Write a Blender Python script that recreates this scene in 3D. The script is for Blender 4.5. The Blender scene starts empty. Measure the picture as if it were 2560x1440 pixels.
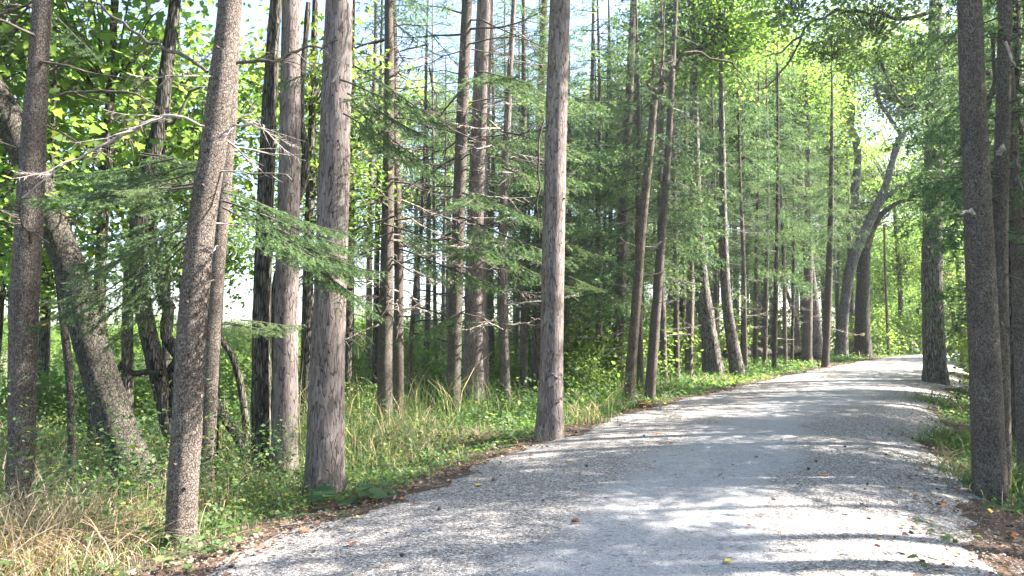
import bpy, math, random
import numpy as np
from mathutils import Vector, Matrix, noise as mnoise

# ------------------------------------------------------------------ camera, sky, sun, exposure
R = math.radians
scene = bpy.context.scene
COL = scene.collection
CAM_H, F_PX, PITCH = 1.5, 1850.0, math.atan(140 / 1850.0)
cam_d = bpy.data.cameras.new('camera')
cam = bpy.data.objects.new('camera', cam_d)
COL.objects.link(cam)
cam_d.sensor_width = 36.0
cam_d.lens = 36.0 * F_PX / 2560.0
cam_d.clip_start, cam_d.clip_end = 0.05, 2000.0
cam.location = (0, 0, CAM_H)
cam.rotation_euler = (R(90) + PITCH, 0, 0)
scene.camera = cam

SUN_AZ, SUN_EL = R(82), R(42)          # azimuth clockwise from +Y
world = bpy.data.worlds.new('World')
scene.world = world
world.use_nodes = True
wn = world.node_tree
wn.nodes.clear()
sky = wn.nodes.new('ShaderNodeTexSky')
sky.sky_type = 'NISHITA'
sky.sun_disc = False
sky.sun_elevation, sky.sun_rotation = SUN_EL, SUN_AZ
sky.air_density, sky.dust_density, sky.ozone_density = 1.0, 2.0, 1.0
bg = wn.nodes.new('ShaderNodeBackground')
bg.inputs['Strength'].default_value = 0.085
wo = wn.nodes.new('ShaderNodeOutputWorld')
wn.links.new(sky.outputs[0], bg.inputs['Color'])
wn.links.new(bg.outputs[0], wo.inputs['Surface'])

sun_d = bpy.data.lights.new('sun', 'SUN')
sun_d.energy, sun_d.angle, sun_d.color = 5.0, R(0.53), (1.0, 0.93, 0.86)
sun = bpy.data.objects.new('sun', sun_d)
COL.objects.link(sun)
sdir = Vector((math.sin(SUN_AZ) * math.cos(SUN_EL), math.cos(SUN_AZ) * math.cos(SUN_EL), math.sin(SUN_EL)))
sun.rotation_euler = sdir.to_track_quat('Z', 'Y').to_euler()
sun.location = (20, 5, 30)

vs = scene.view_settings
vs.view_transform, vs.look, vs.gamma, vs.use_curve_mapping = 'Standard', 'None', 1.0, False
vs.exposure = 2.95
scene.render.engine = 'CYCLES'
cy = scene.cycles
cy.max_bounces, cy.diffuse_bounces, cy.glossy_bounces, cy.transmission_bounces = 6, 4, 2, 4
cy.sample_clamp_indirect = 6.0

rng = np.random.default_rng(7)
random.seed(7)

# ------------------------------------------------------------------ terrain functions
ROAD_Y = np.array([-30, -12, 0, 4.5, 10, 14.8, 23.7, 33, 42, 50, 60, 75, 110, 200.])
EDGE_X = np.array([-14.5, -8.4, -3.8, -2.0, .43, 2.9, 8.6, 14.9, 21.5, 28.5, 38.5, 55, 95, 200.])
HALF = 2.2
_yy = np.arange(-30, 200, .5)
_ex = np.interp(_yy, ROAD_Y, EDGE_X)
_k = np.exp(-np.linspace(-2, 2, 17) ** 2); _k /= _k.sum()
_ex = np.convolve(np.pad(_ex, 8, mode='edge'), _k, 'valid')
_th = np.arctan(np.gradient(_ex, _yy))
_cx = _ex + HALF / np.cos(_th)


def lat(x, y):
    """signed distance across the path, negative on its left"""
    return (x - np.interp(y, _yy, _cx)) * np.cos(np.interp(y, _yy, _th))


def sstep(a, b, v):
    t = np.clip((v - a) / (b - a), 0, 1)
    return t * t * (3 - 2 * t)


def wob(x, y):
    return (np.sin(x * .9 + 1.3 * np.sin(y * .7)) + np.sin(y * 1.1 + 1.7 * np.sin(x * .5 + 2))) * .5


def ground(x, y):
    x = np.asarray(x, float); y = np.asarray(y, float)
    d = lat(x, y)
    h = .02 * np.clip(y, -10, 38) + .76 * 0
    over = np.clip(y - 38, 0, None)
    h = h + .14 * (1 - np.exp(-over / 7.0)) - .004 * np.clip(over - 20, 0, 80)
    h = h - .05 * (np.clip(d, -2.4, 1.8) / 2.2) ** 2
    h = h - .36 * (1 - .7 * sstep(16, 30, y)) * sstep(-2.1, -5.2, d) - .30 * sstep(1.5, 3.6, d) + .05 * sstep(4, 7, d)
    h = h + .035 * wob(x, y) * sstep(1.9, 3.5, np.abs(d)) + .10 * wob(x * .25, y * .25) * sstep(4, 10, np.abs(d))
    return h


def gz(x, y):
    return float(ground(x, y))


_cp, _sp = math.cos(PITCH), math.sin(PITCH)


def at(px, py, Y):
    """point seen at a pixel of the 2560 px wide photograph, Y metres ahead of the camera"""
    r, u = (px - 1280) / F_PX, (720 - py) / F_PX
    d = Vector((r, _cp - u * _sp, _sp + u * _cp))
    return Vector((0, 0, CAM_H)) + d * (Y / d.y)


def foot(px, py):
    """where the ray of a pixel meets the ground"""
    r, u = (px - 1280) / F_PX, (720 - py) / F_PX
    dx, dy, dz = r, _cp - u * _sp, _sp + u * _cp
    Y = 2.0
    while Y < 150:
        t = Y / dy
        if CAM_H + dz * t <= gz(dx * t, Y):
            break
        Y *= 1.004
    t = Y / dy
    return Vector((dx * t, Y, gz(dx * t, Y)))


# ------------------------------------------------------------------ materials
def material(name):
    m = bpy.data.materials.new(name)
    m.use_nodes = True
    nt = m.node_tree
    nt.nodes.clear()
    out = nt.nodes.new('ShaderNodeOutputMaterial')

    def N(t, **kw):
        n = nt.nodes.new('ShaderNode' + t)
        for k, v in kw.items():
            if k.startswith('i_'):
                k2 = k[2:].replace('_', ' ')
                n.inputs[k2].default_value = v
            else:
                setattr(n, k, v)
        return n
    return m, nt, out, N, nt.links.new


def ramp(N, L, fac, stops):
    r = N('ValToRGB')
    el = r.color_ramp.elements
    while len(el) < len(stops):
        el.new(0.5)
    for e, (p, c) in zip(el, stops):
        e.position = p
        e.color = (*c, 1) if len(c) == 3 else (c[0], c[0], c[0], 1)
    L(fac, r.inputs[0])
    return r.outputs[0]


def mixc(N, L, fac, a, b, mode='MIX'):
    m = N('Mix', data_type='RGBA', blend_type=mode)
    for s, v in ((0, fac), (6, a), (7, b)):
        if hasattr(v, 'links') or hasattr(v, 'is_linked'):
            L(v, m.inputs[s])
        elif s == 0:
            m.inputs[s].default_value = v
        else:
            m.inputs[s].default_value = (*v, 1)
    return m.outputs[2]


def bark(name, scale, stretch, dark, mid, light, lichen, lichen_amt, crack=(0.0, .12), bump=.6, kind='plates'):
    m, nt, out, N, L = material(name)
    tc = N('TexCoord')
    oi = N('ObjectInfo')
    off = N('VectorMath', operation='SCALE'); off.inputs['Scale'].default_value = 37.0
    cr = N('CombineXYZ'); L(oi.outputs['Random'], cr.inputs[0]); L(oi.outputs['Random'], cr.inputs[2]); L(cr.outputs[0], off.inputs[0])
    add = N('VectorMath', operation='ADD'); L(tc.outputs['Object'], add.inputs[0]); L(off.outputs[0], add.inputs[1])
    mp = N('Mapping'); mp.inputs['Scale'].default_value = (1, 1, stretch); L(add.outputs[0], mp.inputs['Vector'])
    warp = N('TexNoise'); warp.inputs['Scale'].default_value = scale * .5; warp.inputs['Detail'].default_value = 3; L(mp.outputs[0], warp.inputs['Vector'])
    wa = N('VectorMath', operation='MULTIPLY_ADD'); L(warp.outputs['Color'], wa.inputs[0]); wa.inputs[1].default_value = (1.2 / scale,) * 3; L(mp.outputs[0], wa.inputs[2])
    v = N('TexVoronoi', feature='DISTANCE_TO_EDGE'); v.inputs['Scale'].default_value = scale; L(wa.outputs[0], v.inputs['Vector'])
    vc = N('TexVoronoi', feature='F1'); vc.inputs['Scale'].default_value = scale; L(wa.outputs[0], vc.inputs['Vector'])
    nb = N('TexNoise'); nb.inputs['Scale'].default_value = scale * .8; nb.inputs['Detail'].default_value = 4; nb.inputs['Roughness'].default_value = .7; L(mp.outputs[0], nb.inputs['Vector'])
    nd = N('Math', operation='MULTIPLY_ADD'); L(nb.outputs['Fac'], nd.inputs[0]); nd.inputs[1].default_value = .55; nd.inputs[2].default_value = -.27
    vd = N('Math', operation='ADD'); L(v.outputs['Distance'], vd.inputs[0]); L(nd.outputs[0], vd.inputs[1])
    crk = ramp(N, L, vd.outputs[0], [(crack[0], (0,)), (crack[1], (1,))])
    n1 = N('TexNoise'); n1.inputs['Scale'].default_value = scale * 2.2; n1.inputs['Detail'].default_value = 6; n1.inputs['Roughness'].default_value = .7; L(mp.outputs[0], n1.inputs['Vector'])
    sep = N('SeparateColor'); L(vc.outputs['Color'], sep.inputs[0])
    ad = N('Math', operation='MULTIPLY_ADD'); L(sep.outputs[0], ad.inputs[0]); ad.inputs[1].default_value = .45; L(n1.outputs['Fac'], ad.inputs[2])
    body = ramp(N, L, ad.outputs[0], [(.42, mid), (.75, light), (.98, tuple(min(1, c * 1.25) for c in light))])
    n2 = N('TexNoise'); n2.inputs['Scale'].default_value = 3.0; n2.inputs['Detail'].default_value = 4; L(add.outputs[0], n2.inputs['Vector'])
    pat = ramp(N, L, n2.outputs['Fac'], [(.45, (0,)), (.65, (1,))])
    body = mixc(N, L, pat, body, mixc(N, L, .5, body, mid))
    n3 = N('TexNoise'); n3.inputs['Scale'].default_value = 14; n3.inputs['Detail'].default_value = 5; n3.inputs['Roughness'].default_value = .75; L(add.outputs[0], n3.inputs['Vector'])
    lic = ramp(N, L, n3.outputs['Fac'], [(.60 - lichen_amt * .2, (0,)), (.70 - lichen_amt * .15, (1,))])
    lm = N('Math', operation='MULTIPLY'); L(lic, lm.inputs[0]); lm.inputs[1].default_value = min(.8, lichen_amt)
    body = mixc(N, L, lm.outputs[0], body, lichen)
    col = mixc(N, L, crk, dark, body)
    hv = N('HueSaturation'); mr = N('MapRange'); L(oi.outputs['Random'], mr.inputs[0]); mr.inputs[3].default_value = .82; mr.inputs[4].default_value = 1.18
    L(mr.outputs[0], hv.inputs['Value']); L(col, hv.inputs['Color'])
    p = N('BsdfPrincipled'); p.inputs['Roughness'].default_value = .92; p.inputs['Specular IOR Level'].default_value = .2
    L(hv.outputs[0], p.inputs['Base Color'])
    hs = N('Math', operation='MULTIPLY_ADD'); L(n1.outputs['Fac'], hs.inputs[0]); hs.inputs[1].default_value = .6; L(crk, hs.inputs[2])
    b = N('Bump'); b.inputs['Strength'].default_value = bump; b.inputs['Distance'].default_value = .03; L(hs.outputs[0], b.inputs['Height'])
    L(b.outputs[0], p.inputs['Normal']); L(p.outputs[0], out.inputs['Surface'])
    return m


def leafy(name, stops, trans_gain=(2.2, 2.3, .9), tw=.5, rough=.55, spec=.25):
    """thin leaf: reflects and lets light through; colour picked by the tint attribute"""
    m, nt, out, N, L = material(name)
    a = N('Attribute', attribute_name='tint')
    col = ramp(N, L, a.outputs['Fac'], stops)
    oi = N('ObjectInfo'); mr = N('MapRange'); L(oi.outputs['Random'], mr.inputs[0]); mr.inputs[3].default_value = .85; mr.inputs[4].default_value = 1.15
    hv = N('HueSaturation'); L(mr.outputs[0], hv.inputs['Value']); L(col, hv.inputs['Color'])
    d = N('BsdfPrincipled'); d.inputs['Roughness'].default_value = rough; d.inputs['Specular IOR Level'].default_value = spec
    L(hv.outputs[0], d.inputs['Base Color'])
    g = mixc(N, L, 1.0, hv.outputs[0], trans_gain, 'MULTIPLY')
    t = N('BsdfTranslucent'); L(g, t.inputs['Color'])
    mx = N('MixShader'); mx.inputs[0].default_value = tw
    L(d.outputs[0], mx.inputs[1]); L(t.outputs[0], mx.inputs[2]); L(mx.outputs[0], out.inputs['Surface'])
    return m


def plain(name, c1, c2=None, rough=.9, scale=8, spec=.2):
    m, nt, out, N, L = material(name)
    p = N('BsdfPrincipled'); p.inputs['Roughness'].default_value = rough; p.inputs['Specular IOR Level'].default_value = spec
    tc = N('TexCoord'); n = N('TexNoise'); n.inputs['Scale'].default_value = scale; n.inputs['Detail'].default_value = 5; L(tc.outputs['Object'], n.inputs['Vector'])
    L(ramp(N, L, n.outputs['Fac'], [(.35, c1), (.65, c2 or c1)]), p.inputs['Base Color'])
    L(p.outputs[0], out.inputs['Surface'])
    return m


M = {}
M['pine'] = bark('red_pine_bark', 34, .17, (.052, .040, .035), (.096, .076, .067), (.178, .147, .133), (.28, .29, .27), .30, (-.13, .07), .55)
M['spruce'] = bark('spruce_bark', 70, .6, (.050, .039, .032), (.100, .080, .066), (.185, .155, .130), (.27, .29, .26), .35, (-.1, .14), .8)
M['dark'] = bark('furrowed_dark_bark', 34, .14, (.020, .017, .014), (.066, .057, .046), (.13, .115, .095), (.15, .19, .11), .45, (.0, .2), .9)
M['maple'] = bark('old_maple_bark', 30, .15, (.030, .026, .022), (.110, .097, .082), (.22, .20, .175), (.24, .26, .21), .45, (.0, .17), .9)
M['cherry'] = bark('scaly_grey_bark', 42, .5, (.035, .030, .025), (.040, .035, .028), (.105, .093, .075), (.12, .14, .09), .45, (-.14, .12), .9)
M['brown'] = bark('smooth_brown_bark', 30, .25, (.040, .030, .023), (.092, .072, .054), (.155, .122, .095), (.15, .19, .08), .35, (.0, .10), .35)
M['deadwood'] = plain('dead_wood', (.16, .13, .11), (.36, .32, .29), scale=14)
M['darkwood'] = plain('dark_branch_bark', (.045, .038, .032), (.12, .10, .085), scale=14)
M['stub'] = plain('broken_stub_wood', (.035, .025, .02), (.10, .07, .055), scale=30)
M['needle'] = leafy('spruce_needles', [(0, (.026, .054, .028)), (.45, (.058, .108, .052)), (.8, (.130, .182, .086)), (1, (.19, .23, .12))], (1.9, 2.0, 1.3), .42, .5, .35)
M['leaf'] = leafy('broad_leaves', [(0, (.045, .080, .026)), (.5, (.080, .130, .042)), (.85, (.13, .175, .048)), (.97, (.24, .21, .05)), (1, (.28, .13, .03))], (3.2, 3.4, 1.7), .56)
M['yleaf'] = leafy('sunny_broad_leaves', [(0, (.055, .095, .030)), (.5, (.095, .145, .045)), (.85, (.17, .19, .055)), (1, (.30, .24, .06))], (2.5, 2.6, 1.5), .52)
M['grass'] = leafy('grass_blades', [(0, (.035, .085, .025)), (.4, (.065, .13, .035)), (.62, (.13, .17, .065)), (.68, (.26, .205, .135)), (.85, (.39, .30, .225)), (1, (.55, .44, .36))], (1.7, 1.7, 1.1), .42)
M['herb'] = leafy('herb_leaves', [(0, (.034, .078, .034)), (.5, (.065, .122, .050)), (.9, (.14, .19, .075)), (1, (.28, .26, .07))], (1.9, 2.1, 1.0), .42)
M['litter'] = leafy('dead_leaves', [(0, (.05, .035, .028)), (.4, (.14, .09, .065)), (.75, (.26, .17, .12)), (.93, (.38, .28, .22)), (1, (.45, .22, .06))], (1, 1, 1), .15, .7)
M['pebble'] = leafy('pebble_stone', [(0, (.08, .074, .068)), (.5, (.25, .24, .225)), (1, (.50, .48, .45))], (1, 1, 1), 0.0, .9)
M['orange'] = plain('orange_dead_leaf', (.50, .15, .04), (.62, .24, .06), .7, 20)
M['yellow'] = plain('yellow_dead_leaf', (.58, .42, .06), (.66, .50, .10), .7, 20)
M['russet'] = plain('russet_dead_leaf', (.20, .08, .05), (.32, .14, .08), .7, 20)
M['cone'] = plain('pine_cone_scales', (.035, .028, .026), (.10, .08, .07), .8, 60)
M['fungus'] = plain('shelf_fungus', (.52, .38, .22), (.70, .56, .38), .8, 12)
M['paint'] = plain('pale_blue_mark', (.38, .50, .55), (.55, .64, .66), .8, 30)
M['moss'] = plain('moss', (.07, .10, .02), (.16, .18, .05), .95, 25)


def ground_mat():
    m, nt, out, N, L = material('forest_soil')
    tc = N('TexCoord')
    n = N('TexNoise'); n.inputs['Scale'].default_value = 1.2; n.inputs['Detail'].default_value = 8; L(tc.outputs['Object'], n.inputs['Vector'])
    n2 = N('TexNoise'); n2.inputs['Scale'].default_value = 38; n2.inputs['Detail'].default_value = 6; n2.inputs['Roughness'].default_value = .8; L(tc.outputs['Object'], n2.inputs['Vector'])
    soil = ramp(N, L, n2.outputs['Fac'], [(.3, (.035, .026, .020)), (.55, (.11, .080, .060)), (.75, (.22, .165, .13))])
    green = ramp(N, L, n2.outputs['Fac'], [(.3, (.025, .045, .014)), (.6, (.055, .085, .025)), (.8, (.12, .13, .05))])
    at_ = N('Attribute', attribute_name='green')
    f = N('Math', operation='MULTIPLY_ADD'); L(n.outputs['Fac'], f.inputs[0]); f.inputs[1].default_value = .8; L(at_.outputs['Fac'], f.inputs[2])
    mk = ramp(N, L, f.outputs[0], [(.75, (0,)), (1.05, (1,))])
    p = N('BsdfPrincipled'); p.inputs['Roughness'].default_value = .95; p.inputs['Specular IOR Level'].default_value = .1
    L(mixc(N, L, mk, soil, green), p.inputs['Base Color'])
    b = N('Bump'); b.inputs['Strength'].default_value = .8; b.inputs['Distance'].default_value = .03; L(n2.outputs['Fac'], b.inputs['Height']); L(b.outputs[0], p.inputs['Normal'])
    L(p.outputs[0], out.inputs['Surface'])
    return m


def path_mat():
    m, nt, out, N, L = material('limestone_gravel')
    tc = N('TexCoord')
    a = N('Attribute', attribute_name='lateral')      # -1 .. 1 across the path
    big = N('TexNoise'); big.inputs['Scale'].default_value = .55; big.inputs['Detail'].default_value = 5; L(tc.outputs['Object'], big.inputs['Vector'])
    mid = N('TexNoise'); mid.inputs['Scale'].default_value = 5; mid.inputs['Detail'].default_value = 6; mid.inputs['Roughness'].default_value = .7; L(tc.outputs['Object'], mid.inputs['Vector'])
    v = N('TexVoronoi', feature='F1'); v.inputs['Scale'].default_value = 75; L(tc.outputs['Object'], v.inputs['Vector'])
    v2 = N('TexVoronoi', feature='F1'); v2.inputs['Scale'].default_value = 38; L(tc.outputs['Object'], v2.inputs['Vector'])
    sp = N('SeparateColor'); L(v.outputs['Color'], sp.inputs[0])
    sp2 = N('SeparateColor'); L(v2.outputs['Color'], sp2.inputs[0])
    stones = ramp(N, L, sp.outputs[0], [(0, (.065, .056, .050)), (.3, (.17, .155, .143)), (.75, (.31, .29, .272)), (1, (.54, .52, .50))])
    stones2 = ramp(N, L, sp2.outputs[0], [(0, (.60,)), (.5, (1,)), (1, (1.0,))])
    stones = mixc(N, L, .8, stones, stones2, 'MULTIPLY')
    fine = ramp(N, L, mid.outputs['Fac'], [(.3, (.265, .265, .27)), (.7, (.37, .37, .375))])
    fine = mixc(N, L, .35, fine, stones)
    # two packed wheel tracks of fines, loose stones at the edges and along the middle
    ab = N('Math', operation='ADD'); L(a.outputs['Fac'], ab.inputs[0]); ab.inputs[1].default_value = -.08
    aa = N('Math', operation='ABSOLUTE'); L(ab.outputs[0], aa.inputs[0])
    e = N('Math', operation='MULTIPLY_ADD'); L(big.outputs['Fac'], e.inputs[0]); e.inputs[1].default_value = .9; L(aa.outputs[0], e.inputs[2])
    e2 = N('Math', operation='MULTIPLY_ADD'); L(mid.outputs['Fac'], e2.inputs[0]); e2.inputs[1].default_value = .35; L(e.outputs[0], e2.inputs[2])
    mk = ramp(N, L, e2.outputs[0], [(.86, (0,)), (1.22, (1,))])
    col = mixc(N, L, mk, fine, stones)
    # soil and humus creep in at the margins
    e3 = N('Math', operation='MULTIPLY_ADD'); L(mid.outputs['Fac'], e3.inputs[0]); e3.inputs[1].default_value = .5; L(aa.outputs[0], e3.inputs[2])
    rp = N('Math', operation='MAXIMUM'); L(a.outputs['Fac'], rp.inputs[0]); rp.inputs[1].default_value = 0.0
    rq = N('Math', operation='MULTIPLY_ADD'); L(rp.outputs[0], rq.inputs[0]); rq.inputs[1].default_value = .26; L(e3.outputs[0], rq.inputs[2]); e3 = rq
    mk2 = ramp(N, L, e3.outputs[0], [(1.10, (0,)), (1.36, (1,))])
    soil = ramp(N, L, sp.outputs[1], [(0, (.06, .045, .036)), (1, (.24, .19, .155))])
    col = mixc(N, L, mk2, col, soil)
    p = N('BsdfPrincipled'); p.inputs['Roughness'].default_value = .93; p.inputs['Specular IOR Level'].default_value = .15
    L(col, p.inputs['Base Color'])
    hh = N('Math', operation='MULTIPLY'); L(v.outputs['Distance'], hh.inputs[0]); hh.inputs[1].default_value = -1.0
    h2 = N('Math', operation='MULTIPLY_ADD'); L(mid.outputs['Fac'], h2.inputs[0]); h2.inputs[1].default_value = 1.5; L(hh.outputs[0], h2.inputs[2])
    b = N('Bump'); b.inputs['Strength'].default_value = .7; b.inputs['Distance'].default_value = .012; L(h2.outputs[0], b.inputs['Height']); L(b.outputs[0], p.inputs['Normal'])
    L(p.outputs[0], out.inputs['Surface'])
    return m


# ------------------------------------------------------------------ mesh helpers
def mesh(name, V, F, mat=None, tint=None, smooth=False, attr=None):
    me = bpy.data.meshes.new(name)
    V = np.ascontiguousarray(V, np.float32); F = np.ascontiguousarray(F, np.int32)
    k = F.shape[1]
    me.vertices.add(len(V)); me.vertices.foreach_set('co', V.ravel())
    me.loops.add(F.size); me.loops.foreach_set('vertex_index', F.ravel())
    me.polygons.add(len(F)); me.polygons.foreach_set('loop_start', np.arange(0, F.size, k, dtype=np.int32))
    if smooth:
        me.polygons.foreach_set('use_smooth', np.ones(len(F), bool))
    if tint is not None:
        a = me.attributes.new('tint', 'FLOAT', 'POINT'); a.data.foreach_set('value', np.ascontiguousarray(tint, np.float32))
    for n_, v_ in (attr or {}).items():
        a = me.attributes.new(n_, 'FLOAT', 'POINT'); a.data.foreach_set('value', np.ascontiguousarray(v_, np.float32))
    me.update(calc_edges=True)
    if mat:
        me.materials.append(mat)
    return me


def link(name, me, parent=None, loc=None, rz=0.0, sc=None):
    o = bpy.data.objects.new(name, me)
    COL.objects.link(o)
    if parent is not None:
        o.parent = parent
    if loc is not None:
        o.location = loc
    if rz:
        o.rotation_euler = (0, 0, rz)
    if sc is not None:
        o.scale = (sc,) * 3 if not hasattr(sc, '__len__') else sc
    return o


def tag(o, label=None, cat=None, group=None, kind=None):
    for k, v in (('label', label), ('category', cat), ('group', group), ('kind', kind)):
        if v:
            o[k] = v
    return o


def thing(name, loc, label, cat, group=None):
    o = bpy.data.objects.new(name, None)
    o.empty_display_size = .2
    o.location = loc
    COL.objects.link(o)
    return tag(o, label, cat, group)


def frames(dirs, roll=None):
    """(n,3) directions -> (n,3,3) matrices whose x axis runs along them"""
    x = dirs / np.maximum(np.linalg.norm(dirs, axis=1, keepdims=True), 1e-9)
    up = np.tile([0., 0, 1], (len(x), 1)); up[np.abs(x[:, 2]) > .95] = [1, 0, 0]
    y = np.cross(up, x); y /= np.linalg.norm(y, axis=1, keepdims=True)
    z = np.cross(x, y)
    if roll is not None:
        c, s = np.cos(roll)[:, None], np.sin(roll)[:, None]
        y, z = y * c + z * s, z * c - y * s
    return np.stack([x, y, z], axis=2)


def scatter(tv, tf, Rm, P, S=None):
    """copies of a small template at many places, as one vertex and face array"""
    n, k = len(P), len(tv)
    v = np.einsum('nij,kj->nki', Rm, tv)
    if S is not None:
        v *= S.reshape(n, 1, -1)
    v = v + P[:, None, :]
    f = tf[None] + (np.arange(n) * k)[:, None, None]
    return v.reshape(-1, 3), f.reshape(-1, tf.shape[1])


def join(parts):
    V, F, T, o = [], [], [], 0
    for p in parts:
        V.append(p[0]); F.append(p[1] + o); o += len(p[0])
        if len(p) > 2:
            T.append(p[2])
    return (np.concatenate(V), np.concatenate(F)) + ((np.concatenate(T),) if T else ())


def tube(pts, rad, sides=6, cap=True):
    pts = np.asarray(pts, float); rad = np.asarray(rad, float)
    t = np.gradient(pts, axis=0); t /= np.maximum(np.linalg.norm(t, axis=1, keepdims=True), 1e-9)
    u = np.cross(t[0], [0, 1, 0] if abs(t[0][1]) < .9 else [1, 0, 0]); u /= np.linalg.norm(u)
    V = []
    an = np.linspace(0, 2 * np.pi, sides, endpoint=False)
    for i in range(len(pts)):
        u = u - t[i] * np.dot(u, t[i]); u /= np.linalg.norm(u)
        w = np.cross(t[i], u)
        V.append(pts[i] + rad[i] * (np.cos(an)[:, None] * u + np.sin(an)[:, None] * w))
    V = np.concatenate(V)
    i = np.arange(len(pts) - 1)[:, None] * sides; j = np.arange(sides)[None]; j2 = (j + 1) % sides
    F = np.stack([i + j, i + j2, i + sides + j2, i + sides + j], axis=-1).reshape(-1, 4)
    return V, F


def smooth_line(pts, n):
    """Catmull-Rom through the points, n samples"""
    P = np.asarray(pts, float)
    P = np.vstack([2 * P[0] - P[1], P, 2 * P[-1] - P[-2]])
    seg = len(P) - 3
    u = np.linspace(0, seg, n); i = np.minimum(u.astype(int), seg - 1); t = (u - i)[:, None]
    a, b, c, d = P[i], P[i + 1], P[i + 2], P[i + 3]
    return .5 * (2 * b + (c - a) * t + (2 * a - 5 * b + 4 * c - d) * t ** 2 + (3 * b - a - 3 * c + d) * t ** 3)


def trunk_mesh(name, pts, mat, sides=14, step=.16, rough=.04, flare=.35, freq=9.0, seed=0, fine_top=99):
    """pts: rows of x, y, z, radius; uneven bark outline, a flared foot"""
    P = np.asarray(pts, float)
    L = np.linalg.norm(np.diff(P[:, :3], axis=0), axis=1).sum()
    n = max(6, min(150, int(L / step)))
    Q = smooth_line(P, n)
    h = np.concatenate([[0], np.cumsum(np.linalg.norm(np.diff(Q[:, :3], axis=0), axis=1))])
    r = np.maximum(Q[:, 3], .006) * (1 + flare * np.exp(-h / max(.12, 1.6 * P[0, 3])))
    V, F = tube(Q[:, :3], r, sides)
    C = np.repeat(Q[:, :3], sides, axis=0)
    D = V - C
    an = np.tile(np.arange(sides) / sides * 2 * np.pi, n); hh = np.repeat(h, sides)
    k = np.zeros(len(V))
    rs = np.random.default_rng(seed + 5)
    for j in range(7):
        fa = rs.integers(2, sides // 2 + 1); fh = rs.uniform(.8, freq)
        k += np.sin(an * fa + hh * fh + rs.uniform(0, 6.3)) * rs.uniform(.3, 1) / 3.5
    lobes = np.sin(an * rs.integers(4, 6) + rs.uniform(0, 6)) * np.exp(-hh / max(.15, 2 * P[0, 3])) * .16
    amp = rough * (k + rs.normal(0, .35, len(V)))
    V = C + D * (1 + amp + lobes)[:, None]
    return mesh(name, V, F, mat, smooth=True)


# ------------------------------------------------------------------ leaf and needle templates
NEEDLE = (np.array([[0, -.5, 0], [0, .5, 0], [1, 0, 0]], float), np.array([[0, 1, 2]]))
LEAF = (np.array([[0, 0, 0], [.30, -.40, .07], [.72, -.30, .03], [1, 0, -.10], [.72, .30, .03], [.30, .40, .07]], float),
        np.array([[0, 1, 2], [0, 2, 3], [0, 3, 4], [0, 4, 5]]))
LEAF4 = (np.array([[0, 0, 0], [.45, -.38, .06], [1, 0, -.08], [.45, .38, .06]], float), np.array([[0, 1, 2], [0, 2, 3]]))
# a maple-like leaf with five points
_mp = [(0, 0), (.12, -.26), (.02, -.50), (.34, -.42), (.55, -.52), (.60, -.20), (1, 0), (.60, .20), (.55, .52), (.34, .42), (.02, .50), (.12, .26)]
MAPLE = (np.array([(x, y, -.10 * x + .15 * abs(y)) for x, y in _mp], float), np.array([[0, i, i + 1] for i in range(1, 11)]))


def needles_on(A, B, per_m, length, width, r_, spread=1.0, flat=.35):
    """needles around the twigs A->B"""
    d = B - A; Ls = np.linalg.norm(d, axis=1)
    cnt = np.maximum(2, (Ls * per_m + r_.random(len(A))).astype(int))
    idx = np.repeat(np.arange(len(A)), cnt); n = len(idx)
    t = r_.random(n)[:, None]
    P = A[idx] + d[idx] * t
    ax = d[idx] / Ls[idx][:, None]
    rd = r_.normal(size=(n, 3)); rd[:, 2] = rd[:, 2] * flat + .25; rd -= ax * (rd * ax).sum(1, keepdims=True)
    rd /= np.linalg.norm(rd, axis=1, keepdims=True)
    dr = ax * .75 + rd * spread
    S = length * r_.uniform(.7, 1.2, n)
    tv = NEEDLE[0].copy(); tv[:, 1] *= width / length
    V, F = scatter(tv, NEEDLE[1], frames(dr, r_.uniform(0, 6.3, n)), P, S[:, None])
    tipy = (t[:, 0] > .8) & (r_.random(n) < .7)
    T = np.repeat(np.clip(r_.normal(.42, .16, n) + .30 * tipy, 0, 1), 3)
    return V, F, T


def bough_twigs(Lb, r_, gap=.08, sag=.12, ratio=.45, droop=.25, sub=True):
    """main axis points and twig segments of one conifer bough that grows along +x"""
    n = 12
    s = np.linspace(0, 1, n)
    wig = np.cumsum(r_.normal(0, .02, n)) * Lb
    ax = np.stack([s * Lb, wig, -sag * Lb * s ** 1.6 + .10 * Lb * s ** 5], 1)
    A, B = [], []
    k = max(4, int(Lb / gap))
    for i in range(k):
        u = .16 + .84 * (i + r_.random() * .6) / k
        if u > .99:
            u = .99
        p = np.array([np.interp(u, s, ax[:, c]) for c in range(3)])
        side = 1 if i % 2 else -1
        l = Lb * ratio * (1.0 - u) ** .75 * r_.uniform(.65, 1.1) + .05 * Lb
        a = R(r_.uniform(42, 68))
        q = p + np.array([math.cos(a) * l, side * math.sin(a) * l, -droop * l * r_.uniform(.4, 1.6)])
        A.append(p); B.append(q)
        if sub and l > .12 * Lb:
            for v in np.arange(.35, 1, .22):
                p2 = p + (q - p) * v
                for sd in (-1, 1):
                    l2 = l * .42 * (1.15 - v) * r_.uniform(.6, 1.2)
                    a2 = math.atan2(q[1] - p[1], q[0] - p[0]) + sd * R(48)
                    q2 = p2 + np.array([math.cos(a2) * l2, math.sin(a2) * l2, -droop * 1.8 * l2 * r_.uniform(.3, 1.5)])
                    A.append(p2); B.append(q2)
    i = np.arange(2, n - 1)
    A += list(ax[i]); B += list(ax[i + 1])
    return ax, np.array(A), np.array(B)


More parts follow.
